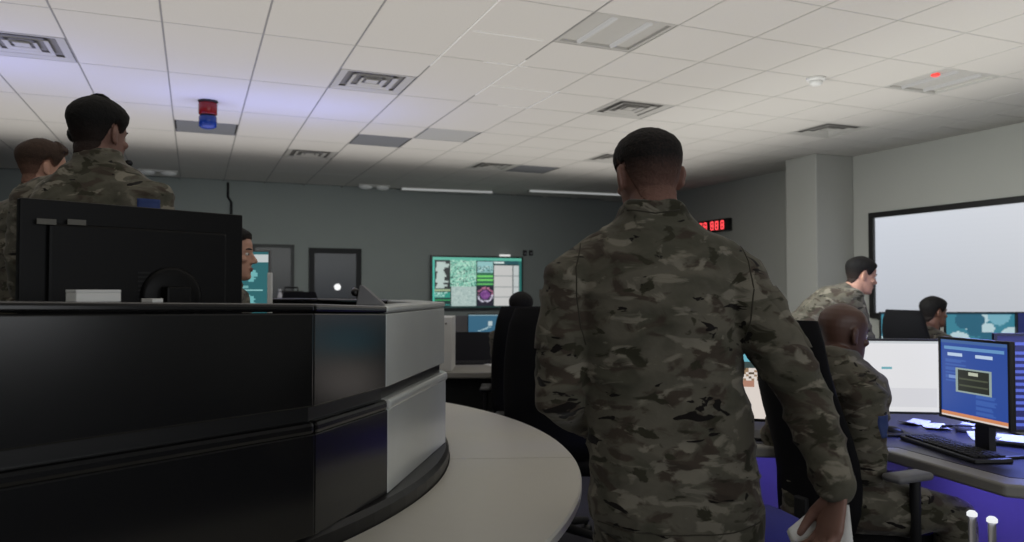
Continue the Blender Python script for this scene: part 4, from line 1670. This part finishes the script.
SK_LIGHT = mat('skin_light', rgb(196, 150, 128), .55, var=.06, scale=40)
SK_TAN = mat('skin_tan', rgb(132, 98, 86), .55, var=.06, scale=40)
SK_DARK = mat('skin_dark', rgb(92, 66, 56), .45, var=.08, scale=40)
SK_BROWN = mat('skin_brown', rgb(120, 84, 68), .5, var=.06, scale=40)
H_MAIN = hair_mat('hair_buzz', rgb(24, 21, 20), rgb(132, 98, 86))
H_BLACK = hair_mat('hair_black', rgb(14, 13, 13), rgb(60, 44, 38))
H_BROWN = hair_mat('hair_brown', rgb(62, 48, 40), rgb(170, 126, 108))
LIP_D = mat('lip_dark', rgb(92, 56, 52), .5)
SEAM = mat('seam_thread', rgb(58, 54, 44), .9, var=.2)

# ---- person standing in the middle, back to the camera
TM = 1.97
MT = W(TM, .42, 0)


def mpt(px, py, dt=0.0):
    return at(px, py, TM + dt)


rg_ = [(668, 546, .205, .135), (674, 527, .226, .150), (674, 505, .229, .152), (672, 470, .226, .148), (668, 430, .219, .142), (663, 390, .215, .140), (659, 350, .213, .142), (656, 315, .212, .145), (654, 285, .214, .140),
       (653, 262, .212, .128), (652, 245, .186, .112), (651, 230, .132, .095), (651, 218, .092, .085), (650, 209, .083, .088), (650, 204, .079, .086)]
mrings = [(mpt(x, y, 0.0 if i < 9 else 0.01), hw - (.010 if i < 10 else 0), hd) for i, (x, y, hw, hd) in enumerate(rg_)]
shL, elL, wrL = mpt(573, 282), mpt(560, 398, -.02), W(2.20, .22, .99)
shR, elR, wrR = mpt(736, 280), at(804, 396, 1.84), at(837, 488, 1.67)
pelM = W(TM, .415, .93)
hdM = at(648, 175, 1.985)
P_ = dict(origin=Vector((MT.x, MT.y, 0)), skin=SK_TAN, hairm=H_MAIN, hair='buzz', voxel=.0065, R=RT, F=FW, pelvis=pelM, neck=mpt(650, 208, .01), head=hdM,
          head_f=(FW * .97 - RT * .22 - UP * .06), head_u=(UP - RT * .05), hs=1.0, wide=1.06, rings=mrings, armL=(shL, elL, wrL), armR=(shR, elR, wrR), arm_k=.88,
          handL=(FW + RT * .3 - UP * .1, -UP * .3 + RT, UP, .45), handR=((at(826, 530, 1.66) - wrR), -RT - FW * .2, FW, .42),
          legL=(W(TM, .315, .86), W(TM + .02, .30, .48), W(TM, .29, .10), FW - RT * .2), legR=(W(TM, .515, .86), W(TM + .03, .53, .48), W(TM - .02, .54, .10), FW + RT * .2), seed=1.3, smooth=7, wr=1.0)
root, bvh, jk_o = person('person in camouflage uniform standing in the middle, back turned, papers in hand', P_)
OFF = P_['origin']
# armhole seams, yoke and hem stitching on the back
cloth_seam(bvh, [mpt(736, 238), mpt(741, 262), mpt(742, 290), mpt(738, 318), mpt(733, 340)], FW, 0.0018, SEAM, jk_o, OFF)
cloth_seam(bvh, [mpt(580, 244), mpt(574, 268), mpt(574, 295), mpt(578, 325), mpt(584, 345)], FW, 0.0018, SEAM, jk_o, OFF)
cloth_seam(bvh, [mpt(590, 512), mpt(630, 516), mpt(675, 517), mpt(720, 516), mpt(755, 511)], FW, .0018, SEAM, jk_o, OFF, 'hem_stitch')
cloth_seam(bvh, [mpt(624, 212), mpt(650, 216), mpt(678, 212)], FW, .002, SEAM, jk_o, OFF, 'collar_seam')
cloth_patch(bvh, shL.lerp(elL, .32) , RT, UP, .11, .15, 'sleeve_pocket', M['camo'], jk_o, OFF, .007)
cloth_patch(bvh, shR.lerp(elR, .32) , -RT + FW * .2, UP, .11, .15, 'sleeve_pocket', M['camo'], jk_o, OFF, .007)
# papers held in his right hand
hp = at(832, 512, 1.66)
t = thing('held_papers', 'grey-white sheets of paper held low by the standing person', 'paper', hp)
for n in range(3):
    q = [at(822, 501, 1.71), at(788, 529, 1.70), at(812, 590, 1.66), at(858, 585, 1.63), at(849, 505, 1.68)]
    sh = Vector((0, 0, -.004 * n)) + FW * (.004 * n)
    c4 = [q[0] + sh, q[1] + sh, q[2] + sh, q[3] + sh, q[4] + sh]
    mb = MB()
    top = []
    G = 8
    for i in range(G + 1):
        a = c4[0].lerp(c4[1], i / G)
        b = c4[4].lerp(c4[3], i / G) if i else c4[4]
        a2 = c4[0].lerp(c4[1], min(1, 2 * i / G)) if i <= G // 2 else c4[1].lerp(c4[2], 2 * i / G - 1)
        b2 = c4[4].lerp(c4[3], i / G)
        for j in range(G + 1):
            p = a2.lerp(b2, j / G) + FW * (.012 * math.sin(math.pi * j / G))
            top.append(p - hp)
    f = []
    for i in range(G):
        for j in range(G):
            a = i * (G + 1) + j
            f.append((a, a + 1, a + G + 2, a + G + 1))
    mb.add(top, f)
    o = mb.build('sheet', M['paper'], t, True)
    md = o.modifiers.new('th', 'SOLIDIFY')
    md.thickness = .0012
    md.offset = 0

# ---- person at far left behind the big monitor
F1 = (FW * .98 - RT * .12).normalized()
R1 = F1.cross(UP)
T1 = 2.65
L1 = -1.43
P1 = dict(origin=W(T1, L1, DAIS), skin=SK_TAN, hairm=H_BLACK, hair='short', voxel=.008, R=R1, F=F1, pelvis=W(T1 - .02, L1, 1.15), neck=at(99, 164, T1), head=at(99, 134, T1 + .01),
          head_f=(FW * .97 + RT * .24 - UP * .04), rings=None)
del P1['rings']
sl_, sr_ = at(38, 202, T1 + .03), at(146, 202, T1 - .04)
P1.update(armL=(sl_, sl_ - RT * .05 + FW * .04 - UP * .30, sl_ + RT * .05 + FW * .28 - UP * .40), armR=(sr_, sr_ + RT * .04 + FW * .05 - UP * .30, sr_ + FW * .28 - UP * .40 - RT * .02),
          handL=(FW - UP * .2, RT, UP, .4), handR=(FW - UP * .2, -RT, UP, .4),
          legL=(W(T1, L1 - .10, 1.07), W(T1 + .02, L1 - .11, .67), W(T1, L1 - .11, DAIS + .10), F1), legR=(W(T1, L1 + .10, 1.07), W(T1 + .02, L1 + .11, .67), W(T1, L1 + .11, DAIS + .10), F1), seed=7.7)
root, bvh, jk_o = person('person in camouflage with a blue shoulder patch standing behind the large black monitor', P1)
cloth_patch(bvh, sr_.lerp(P1['armR'][1], .12), FW - RT * .5, UP, .07, .075, 'shoulder_patch', M['patch_blue'], jk_o, P1['origin'], .004)
hd1 = P1['head']
hf1 = P1['head_f'].normalized()
hr1 = hf1.cross(UP).normalized()
t = thing('headset', 'black headset with a microphone worn by the person behind the large black monitor', 'headset', hd1)
MB().tube([-hr1 * .083 - hf1 * .012, -hr1 * .098 - hf1 * .012], [.030, .028], 14, ends=False).build('ear_cup', M['black'], t, True)
MB().tube([-hr1 * .092 - UP * .02, -hr1 * .085 + hf1 * .06 - UP * .06, -hr1 * .03 + hf1 * .115 - UP * .078, hr1 * .012 + hf1 * .122 - UP * .078], .004, 8).build('boom', M['black'], t, True)
MB().ellipsoid(hr1 * .018 + hf1 * .124 - UP * .078, .014, .014, .012).build('microphone', M['blackm'], t, True)
MB().tube([hr1 * (.096 * math.cos(a)) + UP * (.137 * math.sin(a)) - hf1 * .012 for a in [math.radians(x) for x in range(45, 181, 15)]], .004, 8).build('headband', M['black'], t, True)

# ---- person at the left edge
T2 = 3.6
F2 = (FW * .92 + RT * .35).normalized()
R2 = F2.cross(UP)
nk2 = at(37, 194, T2)
c2 = W(T2, (36 - 512) / FPX * T2, 0)
s2 = nk2 - UP * .10
P2 = dict(origin=Vector((c2.x, c2.y, DAIS)), skin=SK_LIGHT, hairm=H_BROWN, hair='flat', voxel=.010, R=R2, F=F2, pelvis=Vector((c2.x, c2.y, 1.10)), neck=nk2, head=at(43, 168, T2),
          head_f=(RT * .62 + FW * .78 - UP * .05), armL=(s2 - R2 * .19, s2 - R2 * .25 - UP * .3, s2 - R2 * .2 - UP * .45 + F2 * .22), armR=(s2 + R2 * .19, s2 + R2 * .25 - UP * .3, s2 + R2 * .2 - UP * .45 + F2 * .22),
          handL=(F2 - UP * .3, R2, UP, .4), handR=(F2 - UP * .3, -R2, UP, .4), browm=H_BROWN,
          legL=(Vector((c2.x, c2.y, 1.02)) - R2 * .1, Vector((c2.x, c2.y, .62)) - R2 * .11, Vector((c2.x, c2.y, DAIS + .10)) - R2 * .12, F2),
          legR=(Vector((c2.x, c2.y, 1.02)) + R2 * .1, Vector((c2.x, c2.y, .62)) + R2 * .11, Vector((c2.x, c2.y, DAIS + .10)) + R2 * .12, F2), seed=3.1)
person('person in camouflage at the left edge behind the one with the blue patch', P2)

# ---- person whose face shows at the right edge of the big monitor
T3 = 3.5
F3 = (RT + FW * .1).normalized()
R3 = F3.cross(UP)
nk3 = at(226, 284, T3)
p3 = W(T3 - .02, -1.46, .98)
s3 = nk3 - UP * .08 - RT * .02
P3 = dict(origin=W(T3, -1.45, DAIS), skin=SK_LIGHT, hairm=H_BLACK, hair='full', voxel=.011, R=R3, F=F3, pelvis=p3, neck=nk3, head=at(231, 253, T3), head_f=F3 - UP * .05,
          armL=(s3 - R3 * .17, s3 - R3 * .2 - UP * .25 + F3 * .05, s3 - R3 * .12 - UP * .27 + F3 * .24), armR=(s3 + R3 * .17, s3 + R3 * .2 - UP * .25 + F3 * .05, s3 + R3 * .12 - UP * .27 + F3 * .24),
          handL=(F3, -UP, -R3, .3), handR=(F3, -UP, R3, .3), bulk=.9,
          legL=(W(T3 + .1, -1.46, .90), W(T3 + .1, -1.38, .54), W(T3 + .1, -1.46, DAIS + .10), F3), legR=(W(T3 - .1, -1.46, .90), W(T3 - .1, -1.38, .54), W(T3 - .1, -1.46, DAIS + .10), F3), seed=9.0)
person('person in profile half hidden by the right edge of the large black monitor', P3)

# ---- person seated at the right workstation
F4 = (FW * .65 + RT * .76).normalized()
R4 = F4.cross(UP)
nk4 = at(838, 358, 2.92)
pel4 = W(2.90, 1.20, .62)
P4 = dict(origin=W(2.90, 1.22, 0), skin=SK_DARK, voxel=.0075, R=R4, F=F4, pelvis=pel4, neck=nk4, head=at(843, 333, 2.97), head_f=(FW * .32 + RT * .95 - UP * .12), hs=1.0, lipm=LIP_D,
          armL=(W(3.05, 1.15, 1.01), W(3.14, 1.08, .77), W(3.30, 1.20, .80)), armR=(W(2.77, 1.27, .99), W(2.73, 1.26, .73), W(2.98, 1.36, .80)),
          handL=(F4, -UP, R4, .2), handR=(FW + RT * .3, -UP, -R4, .2),
          legL=(W(2.98, 1.18, .60), W(3.10, 1.56, .58), W(3.08, 1.62, .10), RT), legR=(W(2.80, 1.26, .60), W(2.72, 1.56, .58), W(2.74, 1.60, .10), RT), seed=4.4, bulk=.9, arm_k=.88)
root, bvh, jk_o = person('person in camouflage seated in front of the monitor with the white page', P4)
cloth_patch(bvh, W(2.72, 1.30, .90), FW - RT * .6, UP, .06, .075, 'shoulder_patch', M['patch_blue'], jk_o, P4['origin'], .004)

# ---- person leaning forward in front of the column
T5 = 5.3
F5u = RT
nk5 = at(847, 291, T5)
pel5 = at(797, 334, T5 + .02)
F5 = (RT * .72 - UP * .69).normalized()
R5 = -FW
s5 = at(838, 299, T5)
P5 = dict(origin=W(T5, 1.98, 0), skin=SK_LIGHT, hairm=H_BLACK, hair='short', voxel=.010, R=R5, F=F5, pelvis=pel5, neck=nk5, head=at(861, 275, T5), head_f=(RT * .96 - UP * .22), bulk=.92,
          head_u=UP, armL=(s5 + FW * .18, W(T5 + .20, 2.34, 1.06), W(T5 + .16, 2.48, .81)), armR=(s5 - FW * .18, W(T5 - .20, 2.34, 1.06), W(T5 - .16, 2.48, .81)),
          handL=(RT - UP * .2, -UP, -FW, .2), handR=(RT - UP * .2, -UP, FW, .2),
          legL=(pel5 + FW * .1 - UP * .06, W(T5 + .12, 2.02, .53), W(T5 + .12, 1.96, .10), RT), legR=(pel5 - FW * .1 - UP * .06, W(T5 - .08, 2.02, .53), W(T5 - .1, 1.96, .10), RT), seed=2.2)
person('person in camouflage leaning forward in profile beside the white wall column', P5)
dk = [W(4.85, 2.36), W(4.85, 3.3), W(5.75, 3.3), W(5.75, 2.36)]
desk('small desk under the hands of the leaning person', dk, .75, .04, 'desk', [W(4.9, 2.42), W(4.9, 3.25), W(5.7, 2.42), W(5.7, 3.25)])

# ---- person seated below the large white display
T6 = 6.3
F6 = (RT + FW * .12).normalized()
R6 = F6.cross(UP)
nk6 = at(927, 330, T6)
s6 = nk6 - UP * .09
P6 = dict(origin=W(6.25, 3.36, 0), skin=SK_BROWN, hairm=H_BLACK, hair='full', voxel=.011, R=R6, F=F6, pelvis=W(6.25, 3.41, .62), neck=nk6, head=at(934, 312, T6), head_f=(RT + FW * .15 - UP * .04), lipm=LIP_D,
          armL=(s6 - R6 * .18, s6 - R6 * .22 - UP * .26, W(6.40, 3.72, .70)), armR=(s6 + R6 * .18, s6 + R6 * .22 - UP * .26, W(6.18, 3.70, .70)), handL=(F6, -UP, R6, .3), handR=(F6, -UP, -R6, .3), bulk=.92,
          legL=(W(6.35, 3.40, .60), W(6.36, 3.80, .58), W(6.36, 3.82, .10), RT), legR=(W(6.15, 3.40, .60), W(6.14, 3.80, .58), W(6.14, 3.82, .10), RT), seed=6.1)
person('person in camouflage seated in profile below the large white display', P6)

# ---- person seated below the far wall display
T7 = 5.5
nk7 = at(521, 324, T7)
s7 = nk7 - UP * .09
P7 = dict(origin=W(5.45, .07, 0), skin=SK_BROWN, hairm=H_BLACK, hair='full', voxel=.012, R=RT, F=FW, pelvis=W(5.45, .07, .62), neck=nk7, head=at(521, 309, T7), head_f=FW - UP * .03, hs=.95, lipm=LIP_D,
          armL=(s7 - RT * .15, s7 - RT * .13 - UP * .26, W(5.72, -.04, .70)), armR=(s7 + RT * .18, s7 + RT * .2 - UP * .26, W(5.72, .2, .70)), handL=(FW, -UP, RT, .3), handR=(FW, -UP, -RT, .3), bulk=.88,
          legL=(W(5.5, -.02, .60), W(5.84, -.03, .58), W(5.84, -.03, .10), FW), legR=(W(5.5, .16, .60), W(5.84, .17, .58), W(5.84, .17, .10), FW), seed=8.1)
person('person seen from behind in a black chair below the far wall display', P7)
